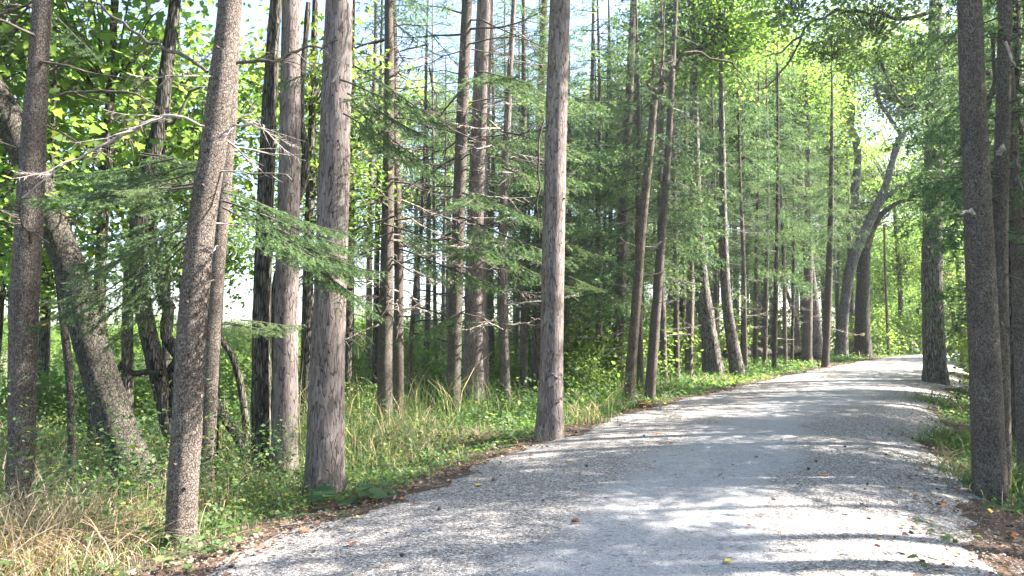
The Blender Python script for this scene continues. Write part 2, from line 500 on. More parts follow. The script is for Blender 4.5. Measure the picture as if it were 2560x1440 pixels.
def twig_wood(A, B, w, r_):
    d = B - A
    tv = np.array([[0, -.5, 0], [0, .5, 0], [1, 0, .0], [0, 0, -.8]], float)
    L = np.linalg.norm(d, axis=1)
    Rm = frames(d)
    S = np.stack([L, np.full(len(L), w), np.full(len(L), w)], 1)
    v = tv[None] * S[:, None, :]
    v = np.einsum('nij,nkj->nki', Rm, v) + A[:, None]
    f = np.array([[0, 1, 2], [1, 3, 2], [3, 0, 2]])[None] + (np.arange(len(A)) * 4)[:, None, None]
    return v.reshape(-1, 3), f.reshape(-1, 3)


def tri(F):
    return np.concatenate([F[:, [0, 1, 2]], F[:, [0, 2, 3]]]) if F.shape[1] == 4 else F


# ------------------------------------------------------------------ foliage stock (mesh data shared by many trees)
def spruce_crown(seed, H=9.0, Rb=2.1, Rt=.5, per=5, gap=.48, nlen=.085, nwid=.026, dens=74, patch=.86):
    """foliage of one spruce, growing up from z = 0"""
    r_ = np.random.default_rng(seed)
    tmpl = []
    for k in range(4):
        ax, A, B = bough_twigs(1.0, r_, .085, .16, .40, .65)
        V, F, T = needles_on(A * 2, B * 2, dens / 2, nlen, nwid, r_, 1.0, .6)
        V = V / 2
        tmpl.append((V, F, T))
    parts, wood = [], []
    z = 0.0
    while z < H:
        u = z / H
        rad = (Rb * (1 - u) ** .8 + Rt * .3) * r_.uniform(.8, 1.12)
        a0 = r_.uniform(0, 6.3)
        for k in range(per):
            if r_.random() > patch:
                continue
            a = a0 + k * 6.283 / per + r_.normal(0, .25)
            l = rad * r_.uniform(.6, 1.15)
            tilt = R(r_.uniform(-22, 6) * (1 - u) + 20 * u)
            V, F, T = tmpl[r_.integers(4)]
            rm = np.array((Matrix.Rotation(a, 3, 'Z') @ Matrix.Rotation(-tilt, 3, 'Y')))
            zz = z + r_.uniform(-.15, .15)
            parts.append((V * l @ rm.T + [0, 0, zz], F, np.clip(T + r_.normal(0, .14) + .08 * u, 0, 1)))
            e = rm @ np.array([l * .8, 0, -.10 * l])
            wood.append((np.array([0, 0, zz]), np.array([e[0], e[1], e[2] + zz])))
        z += gap * r_.uniform(.8, 1.2)
    V, F, T = join(parts)
    A = np.array([w[0] for w in wood]); B = np.array([w[1] for w in wood])
    WV, WF = twig_wood(A, B, .03, r_)
    return mesh('spruce_foliage', V, F, M['needle'], T), mesh('spruce_limbs', WV, WF, M['darkwood'])


def leaf_crown(seed, rx=2.2, rz=2.0, clusters=130, per=70, size=.10, mat='leaf', spreadr=.42, flat=.35, tmpl=LEAF, hollow=.25, tmean=.45):
    """foliage of one broadleaf crown centred on the origin: layered sprays round bent limbs"""
    r_ = np.random.default_rng(seed)
    P, Nn, T = [], [], []
    wood = []
    for c in range(clusters):
        d = r_.normal(size=3); d /= np.linalg.norm(d)
        rr = r_.uniform(hollow, 1) ** .6
        lump = 1 + .25 * math.sin(3 * d[0] + seed) * math.cos(4 * d[1] + 2 * d[2])
        cpos = d * rr * lump * [rx, rx, rz]
        inner = cpos * r_.uniform(.15, .4) + [0, 0, -.35 * rz]
        midp = (inner + cpos) / 2 + [0, 0, .12 * rz]
        wood.append(np.array([inner, midp, cpos]))
        n = int(per * r_.uniform(.5, 1.4))
        q = r_.normal(size=(n, 3)) * [spreadr, spreadr, spreadr * flat]
        tilt = r_.normal(0, .25, 2)
        q[:, 2] += q[:, 0] * tilt[0] + q[:, 1] * tilt[1]
        P.append(cpos + q)
        T.append(np.full(n, r_.normal(tmean, .12)) + r_.normal(0, .10, n))
    P = np.concatenate(P); T = np.concatenate(T)
    n = len(P)
    az = r_.uniform(0, 6.283, n); dp = r_.normal(-.45, .35, n)
    dr = np.stack([np.cos(az) * np.cos(dp), np.sin(az) * np.cos(dp), np.sin(dp)], 1)
    S = size * r_.uniform(.6, 1.25, n)
    V, F = scatter(tmpl[0], tmpl[1], frames(dr, r_.normal(0, .45, n)), P, S[:, None])
    W = [tube(smooth_line(w, 5), np.linspace(.022, .006, 5) * rx / 2.2, 3) for w in wood]
    WV, WF = join([(a, tri(b)) for a, b in W])
    return (mesh('leaf_mass', V, F, M[mat], np.clip(np.repeat(T, len(tmpl[0])), 0, 1)),
            mesh('leaf_limbs', WV, WF, M['darkwood']))


SPRUCE = [spruce_crown(s) for s in (11, 12, 13)]
SPRUCE_THIN = [spruce_crown(21, 8.0, 1.7, .4, 6, .44, .075, .024, 44, .55), spruce_crown(22, 8.0, 1.9, .4, 6, .42, .075, .024, 44, .5)]
NEARB = [leaf_crown(s, 2.3, 2.1, 58, 27, .165, m_, .5, .4, MAPLE, .1, tm_) for s, m_, tm_ in ((71, 'leaf', .4), (72, 'yleaf', .4), (73, 'leaf', .5))]
BROAD = [leaf_crown(s, 2.3, 2.1, 120, 62, .105) for s in (31, 32, 33)]
BROADY = [leaf_crown(s, 2.3, 2.1, 120, 62, .105, 'yleaf') for s in (34, 35)]
CANOPY = [leaf_crown(s, 4.2, 3.4, 170, 55, .17, 'yleaf', .6) for s in (41, 42)] + [leaf_crown(s, 4.2, 3.4, 170, 55, .17, 'leaf', .6) for s in (43, 44)]
PINE = [leaf_crown(s, 2.6, 1.9, 60, 75, .20, 'needle', .34, .8, (np.array([[0, -.035, 0], [0, .035, 0], [1, 0, 0]]), np.array([[0, 1, 2]])), .3) for s in (51, 52)]
SAPL = [leaf_crown(s, .8, .9, 40, 46, .09, 'yleaf', .22, .5, LEAF, .2, .4) for s in (61, 62, 63)]


def dead_branch(seed, L=1.0, twigs=7):
    """a bare branch along +x that sags and turns up at its tip"""
    r_ = np.random.default_rng(seed)
    s = np.linspace(0, 1, 8)
    ax = np.stack([s * L, np.cumsum(r_.normal(0, .025, 8)) * L, (-.32 * s ** 1.3 + .18 * s ** 3) * L + np.cumsum(r_.normal(0, .012, 8)) * L], 1)
    out = [tube(ax, np.linspace(.013, .003, 8) * L ** .5, 4)]
    for k in range(twigs):
        u = r_.uniform(.25, .95)
        p = np.array([np.interp(u, s, ax[:, c]) for c in range(3)])
        a = r_.choice([-1, 1]) * R(r_.uniform(30, 75)); l = L * r_.uniform(.12, .38) * (1.2 - u)
        q = p + np.array([math.cos(a) * l, math.sin(a) * l, r_.uniform(-.7, .1) * l])
        m_ = (p + q) / 2 + r_.normal(0, .06, 3) * l
        out.append(tube(smooth_line([p, m_, q], 4), np.linspace(.006, .002, 4) * L ** .5, 3))
    V, F = join([(a, tri(b)) for a, b in out])
    return V, F


DEAD = []
for s in range(8):
    V_, F_ = dead_branch(100 + s, 1.0, 6 + s)
    DEAD.append((mesh('dead_branch', V_, F_, M['deadwood']), mesh('dark_branch', V_, F_, M['darkwood'])))


for s in range(5):
    V_, F_ = dead_branch(150 + s, 1.0, 26)
    DEAD.append((mesh('dead_branch', V_, F_, M['deadwood']), mesh('dark_branch', V_, F_, M['darkwood'])))


def near_bough(seed, L=1.3, dens=480, tint=0.0):
    """a spruce bough close to the camera, every needle its own face"""
    r_ = np.random.default_rng(seed)
    ax, A, B = bough_twigs(L, r_, .055, .14, .42, .30)
    V, F, T = needles_on(A, B, dens, .023, .0042, r_, .95, .5)
    W1 = tube(ax, np.linspace(.010, .003, len(ax)), 5)
    W2 = twig_wood(A, B, .005, r_)
    WV, WF = join([(W1[0], tri(W1[1])), W2])
    return mesh('needle_spray', V, F, M['needle'], np.clip(T + tint, 0, 1)), mesh('bough_wood', WV, WF, M['darkwood'])


BOUGH = [near_bough(201, 1.2), near_bough(202, 1.3), near_bough(203, 1.1, 480, .12), near_bough(204, .8, 520, .28)]

# ------------------------------------------------------------------ the setting
gx = np.concatenate([-np.geomspace(400, 16, 26)[:-1], np.arange(-16, 30, .22), np.geomspace(30, 400, 24)])
gy = np.concatenate([-np.geomspace(120, 6, 12)[:-1], np.arange(-6, 40, .22), np.geomspace(40, 600, 46)])
GX, GY = np.meshgrid(gx, gy)
GZ = ground(GX, GY)
LT = lat(GX, GY)
nx, ny = len(gx), len(gy)
ii = (np.arange(ny - 1)[:, None] * nx + np.arange(nx - 1)[None]).ravel()
GF = np.stack([ii, ii + 1, ii + nx + 1, ii + nx], 1)
grn = sstep(2.6, 4.2, np.abs(LT)) * .55
tag(link('ground', mesh('ground', np.stack([GX.ravel(), GY.ravel(), GZ.ravel()], 1), GF, ground_mat(), smooth=True, attr={'green': grn.ravel()})),
    'brown and green forest floor beside the gravel path', kind='structure')

ys = np.concatenate([np.arange(-8, 30, .12), np.arange(30, 62, .4)])
us = np.linspace(-1, 1, 41)
rr = np.random.default_rng(3)
cxs, ths = np.interp(ys, _yy, _cx), np.interp(ys, _yy, _th)
jl = rr.normal(0, .04, len(ys)) + .14 * np.sin(ys * 1.7) + .07 * np.sin(ys * 4.1 + 1) + .05 * np.sin(ys * 9.3)
jr = rr.normal(0, .05, len(ys)) + .18 * np.sin(ys * 1.3 + 2) + .07 * np.sin(ys * 3.7)
wl = HALF + .12 + jl; wr = HALF + .30 + jr
off = np.where(us[None] < 0, us[None] * wl[:, None], us[None] * wr[:, None])
RX = cxs[:, None] + off * np.cos(ths)[:, None]; RY = ys[:, None] - off * np.sin(ths)[:, None]
RZ = ground(RX, RY) + .02 - .016 * (np.abs(us[None]) > .97)
ii = (np.arange(len(ys) - 1)[:, None] * len(us) + np.arange(len(us) - 1)[None]).ravel()
tag(link('gravel_path', mesh('gravel_path', np.stack([RX.ravel(), RY.ravel(), RZ.ravel()], 1), np.stack([ii, ii + 1, ii + len(us) + 1, ii + len(us)], 1),
    path_mat(), smooth=True, attr={'lateral': np.tile(us, len(ys))})), 'pale limestone gravel path that climbs and bends away', kind='structure')


# slight air haze, added also to lift blacks like lens flare: one closed box round the camera and the scene
HAZE = .00045
if HAZE > 0:
    hx, hy, z0_, z1_ = (-130, 150), (-60, 150), -4.0, 31.0
    V_ = np.array([(x_, y_, z_) for z_ in (z0_, z1_) for y_ in hy for x_ in hx], float)
    hm = bpy.data.materials.new('haze'); hm.use_nodes = True; hm.node_tree.nodes.clear()
    ho = hm.node_tree.nodes.new('ShaderNodeOutputMaterial'); hv_ = hm.node_tree.nodes.new('ShaderNodeVolumePrincipled')
    hv_.inputs['Color'].default_value = (.86, .93, 1, 1); hv_.inputs['Density'].default_value = HAZE; hv_.inputs['Anisotropy'].default_value = .3
    hm.node_tree.links.new(hv_.outputs[0], ho.inputs['Volume'])
    tag(link('haze', mesh('haze', V_, np.array([[0, 2, 3, 1], [4, 5, 7, 6], [0, 1, 5, 4], [2, 6, 7, 3], [0, 4, 6, 2], [1, 3, 7, 5]]), hm)), kind='stuff')

# ------------------------------------------------------------------ trees
def tree(name, kind, base, line, label, H=15, sides=14, rough=.04, flare=.3, top_r=.35, Y=None, group=None, cat='tree', seed=None, lean_y=0.0):
    """line: (px, py, width px) up the trunk; base: pixel where it stands. Carries on above the frame to height H."""
    b = foot(*base) if Y is None else None
    if b is None:
        p = at(base[0], base[1], Y)
        b = Vector((p.x, Y, gz(p.x, Y)))
    Yb = b.y
    pts = []
    w0 = line[0][2]
    pts.append((0, 0, -.12, w0 * Yb / F_PX / 2))
    for (px, py, w) in line:
        p = at(px, py, Yb) - b
        if p.z < .05:
            continue
        pts.append((p.x, p.y + lean_y * p.z, p.z, w * Yb / F_PX / 2))
    a, c = np.array(pts[-1]), np.array(pts[-2])
    if a[2] < H - 1:
        dirv = (a - c)[:3]; dirv /= max(.1, dirv[2])
        rem = H - a[2]
        for k in (1 / 3, 2 / 3, 1):
            f = 1 - .5 * k
            pts.append((a[0] + dirv[0] * rem * k * f, a[1] + dirv[1] * rem * k * f, a[2] + rem * k, a[3] * (1 - (1 - top_r) * k)))
    t = thing(name, b, label, cat, group)
    sd = seed if seed is not None else int(abs(base[0] * 7 + base[1])) % 1000
    me = trunk_mesh('trunk', pts, M[kind], sides, .14 if Yb < 12 else .25, rough, flare, 9, sd)
    link('trunk', me, t)
    t['_n'] = 0
    del t['_n']
    return t, np.array(pts)


def on(pts, z):
    return np.array([np.interp(z, pts[:, 2], pts[:, c]) for c in range(4)])


def branches(t, pts, z0, z1, n, length=(.6, 1.4), dark=False, rnd=None, az=None):
    """bare branches off a trunk, each its own part"""
    r_ = random.Random(rnd if rnd is not None else int(z0 * 100 + n))
    for k in range(n):
        z = z0 + (z1 - z0) * (k + r_.random()) / n
        q = on(pts, z)
        a = r_.uniform(0, 6.283) if az is None else r_.uniform(*az)
        me = DEAD[r_.randrange(13)][1 if dark else 0]
        o = link('branch', me, t, (q[0] + math.cos(a) * q[3] * .7, q[1] + math.sin(a) * q[3] * .7, q[2]))
        o.rotation_euler = (r_.uniform(-.5, .5), R(r_.uniform(-22, 12)), a)
        l = r_.uniform(*length); o.scale = (l, l, l * r_.uniform(.7, 1.3))


def foliage(t, pts, stock, z, sc=1.0, rz=0, dz=0.0, xy=None, lab=None):
    q = on(pts, z + dz)
    p = (q[0], q[1], z) if xy is None else (xy[0], xy[1], z)
    o = link('foliage', stock[0], t, p, rz, sc); o['kind'] = 'stuff'
    w = link('limbs', stock[1], t, p, rz, sc); w['kind'] = 'stuff'
    return o


def stubs(t, pts, base, spots, Y):
    """short broken branch stubs at given pixels"""
    for (px, py, side) in spots:
        p = at(px, py, Y) - Vector(t.location)
        q = on(pts, p.z)
        x = min(max(p.x - q[0], -q[3]), q[3]); y = -math.sqrt(max(q[3] ** 2 - x * x, 0))
        d = np.array([x, y, .0]); d = d / (np.linalg.norm(d) + 1e-9)
        a0 = np.array([q[0] + x, q[1] + y, p.z])
        V, F = tube(smooth_line([a0 - d * .02, a0 + d * .010, a0 + d * .024 + [0, 0, .006]], 5), [.016, .014, .012, .009, .003], 7)
        link('stub', mesh('stub', V, F, M['stub'], smooth=True), t)


def limb(t, pix, Y, mat, taper=.25, sides=7, depth=0.0):
    """a crooked limb along pixels (px, py), widths in px, at Y metres; depth pulls its tip towards or away"""
    n = len(pix)
    P = []
    for k, (px, py, w) in enumerate(pix):
        YY = Y + depth * k / (n - 1)
        p = at(px, py, YY) - Vector(t.location)
        P.append((p.x, p.y, p.z, w * YY / F_PX / 2))
    P = np.array(P); Q = smooth_line(P, n * 5)
    r_ = np.random.default_rng(int(pix[0][0] + pix[0][1]))
    kk = r_.normal(0, .5 * pix[0][2] * Y / F_PX, (n * 2 + 1, 3)); ki = np.linspace(0, n * 2, len(Q))
    Q[1:, :3] += np.stack([np.interp(ki, np.arange(n * 2 + 1), kk[:, c]) for c in range(3)], 1)[1:] * .8
    V, F = tube(Q[:, :3], np.maximum(Q[:, 3], .002) * r_.uniform(.88, 1.14, len(Q)), sides)
    lm = link('limb', mesh('limb', V, F, M[mat], smooth=True), t)
    if n >= 5 and pix[0][2] < 17 and mat in ('darkwood', 'deadwood', 'maple', 'brown'):
        for k in range(n + 1 if Y < 16 else 3):
            i = int(len(Q) * r_.uniform(.2, .97)); dv = Q[min(i + 1, len(Q) - 1), :3] - Q[i - 1, :3]
            tw = link('twig', DEAD[r_.integers(13)][0 if mat == 'deadwood' else 1], lm, Q[i, :3])
            tw.rotation_euler = (r_.uniform(-.6, .6), r_.uniform(-.3, .5), math.atan2(dv[1], dv[0]) + r_.choice([-1, 1]) * r_.uniform(.5, 1.1))
            q = r_.uniform(.22, .5) * min(1.5, max(1, Y / 11)); tw.scale = (q,) * 3
    return lm


def bough(t, stock, p, az, tilt=0.0, sc=1.0, roll=0.0):
    """needle bough at a pixel point p=(px,py,Y): one part with its needles as sub-part"""
    w = at(*p) - Vector(t.location)
    b_ = link('bough', stock[1], t, w)
    b_.rotation_euler = (roll, R(tilt), R(az)); b_.scale = (sc,) * 3
    nd = link('needles', stock[0], b_); nd['kind'] = 'stuff'
    return b_


# ---- near trees on the left of the path
tA, pA = tree('spruce_tree', 'spruce', (46, 1290), [(48, 1240, 60), (54, 1100, 60), (58, 900, 62), (64, 700, 64), (76, 500, 62), (90, 250, 54), (106, 0, 44)],
              'straight dark spruce trunk standing behind the clump of bleached dry grass', rough=.02, Y=6.4)
branches(tA, pA, 2.6, 6, 12, (.5, 1.2), True, 1)
tB, pB = tree('leaning_cherry_tree', 'cherry', (350, 1262), [(352, 1245, 108), (325, 1160, 89), (290, 1060, 84), (245, 920, 80), (205, 780, 77), (175, 670, 72), (135, 560, 67), (88, 440, 65), (40, 330, 75), (-30, 210, 68), (-150, 60, 60)],
              'grey-brown tree with scaly lit bark leaning hard over from its mossy foot', H=8, sides=20, rough=.06, flare=.35)
tC, pC = tree('sapling_tree', 'cherry', (180, 1165), [(180, 1150, 20), (176, 1000, 19), (170, 900, 20), (160, 820, 18), (150, 740, 15), (135, 600, 12), (130, 400, 10), (140, 150, 8)],
              'thin sunlit sapling between the straight dark spruce and the leaning tree', H=6, sides=8, Y=8.6)
tD, pD = tree('spruce_tree', 'spruce', (450, 1366), [(453, 1330, 70), (458, 1200, 72), (468, 1050, 72), (478, 850, 70), (490, 700, 68), (510, 520, 66), (535, 360, 64), (556, 180, 60), (575, 0, 56)],
              'tall grey-brown spruce trunk nearest the camera, curving slightly, with small scaly bark', sides=24, rough=.02, flare=.15)
branches(tD, pD, 2.4, 5, 7, (.5, 1.0), False, 4)
stubs(tD, pD, None, [(483, 757, 0), (503, 785, 0), (500, 700, 0), (485, 885, 0), (487, 935, 0), (455, 1155, 0), (476, 1215, 0), (520, 470, 0), (556, 130, 0)], tD.location.y)
tE, pE = tree('spruce_tree', 'spruce', (508, 1276), [(508, 1250, 48), (515, 1100, 46), (525, 900, 44), (538, 700, 42), (556, 500, 40), (572, 300, 38), (583, 100, 34), (590, 0, 32)],
              'slimmer spruce trunk half hidden close behind the nearest grey-brown one', sides=16, rough=.02, flare=.15)
branches(tE, pE, 2.2, 5, 9, (.5, 1.2), False, 5)
tF, pF = tree('maple_tree', 'dark', (452, 1190), [(450, 1130, 46), (425, 1060, 46), (402, 960, 44), (375, 850, 42), (355, 750, 44), (345, 640, 44), (352, 520, 42), (378, 400, 40), (402, 300, 36), (414, 190, 34), (428, 80, 30), (438, 0, 28)],
              'crooked dark maple rising behind the nearest spruce, bent like a bow', H=12, Y=9.5, sides=14)
limb(tF, [(445, 1090, 36), (438, 980, 34), (424, 860, 32), (404, 760, 30), (392, 650, 26), (396, 520, 20), (410, 360, 14)], 9.6, 'dark')
limb(tF, [(405, 930, 18), (360, 930, 16), (300, 925, 12), (275, 935, 7)], 9.4, 'cherry')
tG, pG = tree('ash_tree', 'dark', (652, 1196), [(652, 1150, 48), (653, 950, 46), (655, 750, 44), (662, 550, 42), (672, 300, 38), (684, 80, 32), (690, 0, 30)],
              'dark deeply furrowed trunk just behind the dappled pink pine', H=14, Y=9.3, rough=.06)
limb(tG, [(690, 1180, 26), (688, 1000, 26), (692, 820, 24), (710, 620, 22), (738, 420, 20), (752, 240, 18), (770, 0, 14)], 9.9, 'dark')
tH, pH = tree('red_pine_tree', 'pine', (708, 1222), [(708, 1200, 66), (712, 1050, 62), (715, 850, 58), (719, 650, 56), (723, 450, 54), (726, 200, 50), (728, 0, 46)],
              'pinkish pine trunk with bright dapples, second pine from the nearest spruce', H=17, sides=22, rough=.03, flare=.2)
tI, pI = tree('red_pine_tree', 'pine', (812, 1246), [(812, 1215, 94), (814, 1100, 90), (819, 900, 84), (827, 700, 80), (833, 500, 78), (840, 250, 76), (848, 0, 68)],
              'thickest red pine with deep bark cracks, its foot beside broad burdock leaves', H=17, sides=28, rough=.03, flare=.14)
stubs(tI, pI, None, [(797, 358, 0), (853, 362, 0), (833, 880, 0), (805, 545, 0)], tI.location.y)
V_, F_ = tube([(0, 0, 0), (0, -.004, -.03), (0, -.008, -.06)], [.018, .012, .003], 6)
_pp = at(789, 1204, tI.location.y - .17) - Vector(tI.location)
link('painted_mark', mesh('painted_mark', V_ * [1, .4, 1], F_, M['paint']), tI, _pp)
# crooked young stems behind the slim spruce
tJ, pJ = tree('dead_tree', 'dark', (528, 1190), [(530, 1170, 26), (536, 1050, 24), (540, 900, 20), (548, 800, 16)], 'short black dead stem beside the slimmer spruce trunk', H=3.2, Y=9.0, sides=8)
tK, pK = tree('crooked_tree', 'dark', (622, 1215), [(620, 1190, 30), (600, 1100, 26), (570, 1060, 22), (548, 1020, 20), (530, 980, 16), (512, 900, 12)], 'black stem bent low toward the slimmer spruce trunk', H=2.2, Y=8.8, sides=8)
tL, pL = tree('crooked_tree', 'dark', (618, 1120), [(617, 1100, 20), (612, 1030, 20), (598, 950, 18), (580, 890, 16), (555, 850, 13), (540, 790, 10), (520, 690, 8), (500, 560, 6)], 'slender dark stem arching over behind the furrowed ash', H=5, Y=10.5, sides=8)

# ---- middle trees
tM, pM = tree('spruce_tree', 'spruce', (962, 1078), [(962, 1060, 38), (962, 900, 37), (966, 720, 34), (970, 500, 31), (973, 250, 27), (972, 0, 22)],
              'grey spruce trunk, broader of the close pair past the thickest pine', H=16, rough=.02)
tN, pN = tree('spruce_tree', 'spruce', (996, 1062), [(996, 1040, 27), (996, 850, 26), (997, 650, 24), (990, 450, 24), (986, 250, 22), (982, 0, 18)],
              'slim spruce with a bright sunlit stripe, narrower of the close pair', H=15, rough=.02)
tO, pO = tree('spruce_tree', 'dark', (936, 1035), [(936, 1010, 16), (938, 880, 15), (942, 700, 12), (948, 400, 10)], 'thin dark stem standing against the broader trunk of the close pair', H=11, sides=8)
tP, pP = tree('dead_tree', 'darkwood', (1023, 990), [(1023, 980, 12), (1028, 850, 12), (1040, 700, 11), (1052, 600, 9), (1062, 350, 7)], 'very thin dark crooked stem just past the close pair of spruces', H=9, sides=7, Y=17)
tQ, pQ = tree('spruce_tree', 'spruce', (1132, 1048), [(1133, 1020, 36), (1136, 880, 35), (1141, 700, 34), (1148, 500, 32), (1157, 250, 30), (1168, 0, 27)],
              'leaning spruce trunk rising behind the arching plume grass', H=16, rough=.02)
tS, pS = tree('red_pine_tree', 'pine', (1188, 1040), [(1188, 1015, 62), (1188, 850, 56), (1190, 650, 52), (1196, 450, 48), (1204, 220, 45), (1213, 0, 42)],
              'sturdy pine trunk with its edge lit, close beside the leaning spruce', H=17, sides=20, rough=.03, flare=.25)
tT, pT = tree('red_pine_tree', 'pine', (1266, 1040), [(1266, 1015, 26), (1262, 900, 25), (1258, 750, 24), (1257, 600, 22), (1264, 400, 19), (1275, 180, 15), (1285, 0, 12)],
              'slender pink pine trunk with dead twigs between two stouter pines', H=13, rough=.03)
tU, pU = tree('spruce_tree', 'brown', (1342, 1000), [(1342, 980, 27), (1343, 800, 27), (1346, 600, 26), (1350, 350, 23), (1358, 100, 19), (1362, 0, 18)],
              'mossy brown trunk close behind the red pine at the edge of the path', H=14, rough=.05)
tV, pV = tree('red_pine_tree', 'pine', (1372, 1098), [(1373, 1080, 66), (1376, 1000, 62), (1379, 880, 58), (1382, 700, 57), (1386, 500, 56), (1392, 250, 55), (1400, 0, 53)],
              'big smooth-barked red pine whose foot touches the gravel', H=17, sides=26, rough=.022, flare=.25)
stubs(tV, pV, None, [(1392, 78, 0), (1393, 218, 0), (1392, 366, 0), (1379, 498, 0), (1408, 500, 0), (1376, 634, 0)], tV.location.y)
for (py, wd) in ((938, .9), (1000, .5)):
    q_ = on(pV, (at(1380, py, tV.location.y) - Vector(tV.location)).z)
    an_ = np.linspace(-2.4 * wd, -.45, 14)
    rp = [(q_[0] + math.cos(a) * (q_[3] * 1.03), q_[1] + math.sin(a) * (q_[3] * 1.03), q_[2] + .03 * math.sin(a * 7) + .012 * math.sin(a * 23)) for a in an_]
    V_, F_ = tube(rp, [.004 + .007 * (k % 3) for k in range(14)], 5)
    link('bark_scar', mesh('bark_scar', V_, F_, M['brown']), tV)
tW, pW = tree('spruce_tree', 'spruce', (1443, 940), [(1443, 920, 17), (1450, 800, 17), (1462, 600, 15), (1472, 420, 13), (1480, 200, 10), (1484, 0, 8)],
              'thin spruce standing in the shade just past the big smooth red pine', H=12, sides=9)
tX, pX = tree('spruce_tree', 'spruce', (1540, 985), [(1541, 960, 31), (1546, 820, 29), (1555, 620, 27), (1563, 450, 24), (1574, 220, 20), (1584, 0, 17)],
              'grey spruce trunk, first of the three leaning trunks in the tall grass', H=15, rough=.02)
tY, pY_ = tree('forked_tree', 'brown', (1570, 1012), [(1572, 985, 29), (1582, 870, 26), (1594, 720, 24), (1606, 560, 22), (1622, 400, 21), (1636, 250, 18), (1640, 232, 16)],
               'brown smooth trunk forked near its top, between two leaning grey spruces', H=1, sides=12, rough=.03)
limb(tY, [(1637, 248, 15), (1634, 220, 12), (1634, 180, 9), (1638, 142, 6)], tY.location.y, 'brown')
limb(tY, [(1637, 248, 16), (1655, 220, 15), (1672, 190, 13), (1684, 175, 10), (1700, 148, 8), (1740, 135, 7), (1790, 140, 6), (1840, 165, 4), (1880, 200, 2)], tY.location.y, 'brown')
limb(tY, [(1660, 212, 7), (1652, 160, 6), (1658, 110, 4), (1664, 0, 3)], tY.location.y, 'brown')
tZ, pZ = tree('spruce_tree', 'spruce', (1624, 1002), [(1625, 980, 27), (1634, 860, 26), (1646, 700, 23), (1660, 520, 20), (1673, 330, 17), (1684, 120, 13), (1690, 0, 11)],
              'grey spruce trunk leaning beside the forked brown tree, orange fern at its foot', H=14, rough=.02)
t1, p1 = tree('red_pine_tree', 'pine', (1722, 942), [(1722, 920, 20), (1725, 760, 20), (1728, 560, 19), (1730, 380, 17), (1734, 150, 14), (1736, 0, 12)],
              'pale pink straight pine trunk in front of the rough-barked oak', H=16)
t2, p2 = tree('oak_tree', 'maple', (1782, 945), [(1782, 925, 52), (1775, 860, 42), (1764, 780, 38), (1752, 680, 32), (1745, 560, 26), (1740, 430, 22), (1738, 300, 18)],
              'rough grey-barked oak with a wide foot, behind the pale pink pine', H=16, sides=18, rough=.06, flare=.05)
t3, p3 = tree('maple_tree', 'maple', (1840, 945), [(1842, 925, 36), (1830, 850, 30), (1818, 770, 26), (1812, 680, 24), (1808, 560, 20), (1806, 400, 16)],
              'leaning shaggy maple at the near end of the fallen log', H=15, sides=14, rough=.06, flare=.05)
t4, p4 = tree('spruce_tree', 'spruce', (2020, 905), [(2018, 880, 24), (2020, 760, 22), (2021, 620, 20), (2020, 480, 16), (2018, 300, 12)],
              'grey spruce trunk at the far end of the fallen log', H=15, rough=.02, Y=35)
t5, p5 = tree('maple_tree', 'maple', (2046, 912), [(2046, 895, 34), (2040, 840, 28), (2034, 760, 26), (2022, 660, 24), (2008, 560, 24), (1998, 440, 22)],
              'sunlit-edged maple squeezed between the far log end and a dark pole', H=15, rough=.06, Y=36)
t6, p6 = tree('spruce_tree', 'spruce', (2064, 918), [(2064, 900, 17), (2070, 760, 18), (2075, 620, 16), (2078, 480, 12), (2080, 300, 8)],
              'dark leaning spruce pole standing right on the path edge', H=13, sides=10)
t7, p7 = tree('maple_tree', 'maple', (2103, 889), [(2103, 880, 30), (2108, 800, 25), (2120, 700, 25), (2135, 640, 27), (2162, 580, 24), (2190, 520, 22), (2212, 470, 18), (2232, 400, 14), (2262, 330, 10)],
              'smooth pale maple that leans across and forks toward the path', H=3, sides=14, Y=42)
limb(t7, [(2180, 540, 14), (2215, 490, 13), (2250, 470, 11), (2290, 450, 7), (2340, 435, 4)], t7.location.y, 'maple')
t8, p8 = tree('maple_tree', 'dark', (2158, 889), [(2158, 880, 38), (2156, 800, 35), (2158, 720, 32), (2160, 640, 30), (2168, 600, 26), (2185, 560, 20), (2210, 530, 14), (2250, 505, 9), (2290, 500, 5)],
              'dark craggy maple carrying a pale shelf fungus low on its trunk', H=3, sides=16, rough=.07, Y=44)
limb(t8, [(2160, 640, 26), (2150, 560, 22), (2142, 460, 20), (2150, 350, 18), (2130, 240, 14), (2160, 100, 10)], t8.location.y + .3, 'maple')
q_ = at(2155, 836, t8.location.y - .38) - Vector(t8.location)
for k, (dz_, s_) in enumerate(((0, 1.0), (-.07, .8), (.06, .75))):
    a_ = np.linspace(0, 2 * np.pi, 12, endpoint=False)
    V_ = np.concatenate([np.stack([np.cos(a_) * r__ * s_, np.sin(a_) * r__ * .7 * s_, np.full(12, z__ * s_)], 1) for r__, z__ in ((.02, .05), (.12, .035), (.17, 0), (.12, -.035), (.02, -.04))])
    ii = (np.arange(4)[:, None] * 12 + np.arange(12)[None]); jj = (np.arange(4)[:, None] * 12 + (np.arange(12)[None] + 1) % 12)
    F_ = np.stack([ii, jj, jj + 12, ii + 12], -1).reshape(-1, 4)
    link('shelf_fungus', mesh('shelf_fungus', V_, F_, M['fungus'], smooth=True), t8, (q_.x + .03 * k, q_.y, q_.z + dz_))
t9, p9 = tree('sapling_tree', 'brown', (2221, 890), [(2221, 880, 8), (2217, 780, 7), (2212, 660, 6), (2210, 560, 5)], 'thin bare sapling alone beside the far path bend', H=8, sides=6, Y=46)
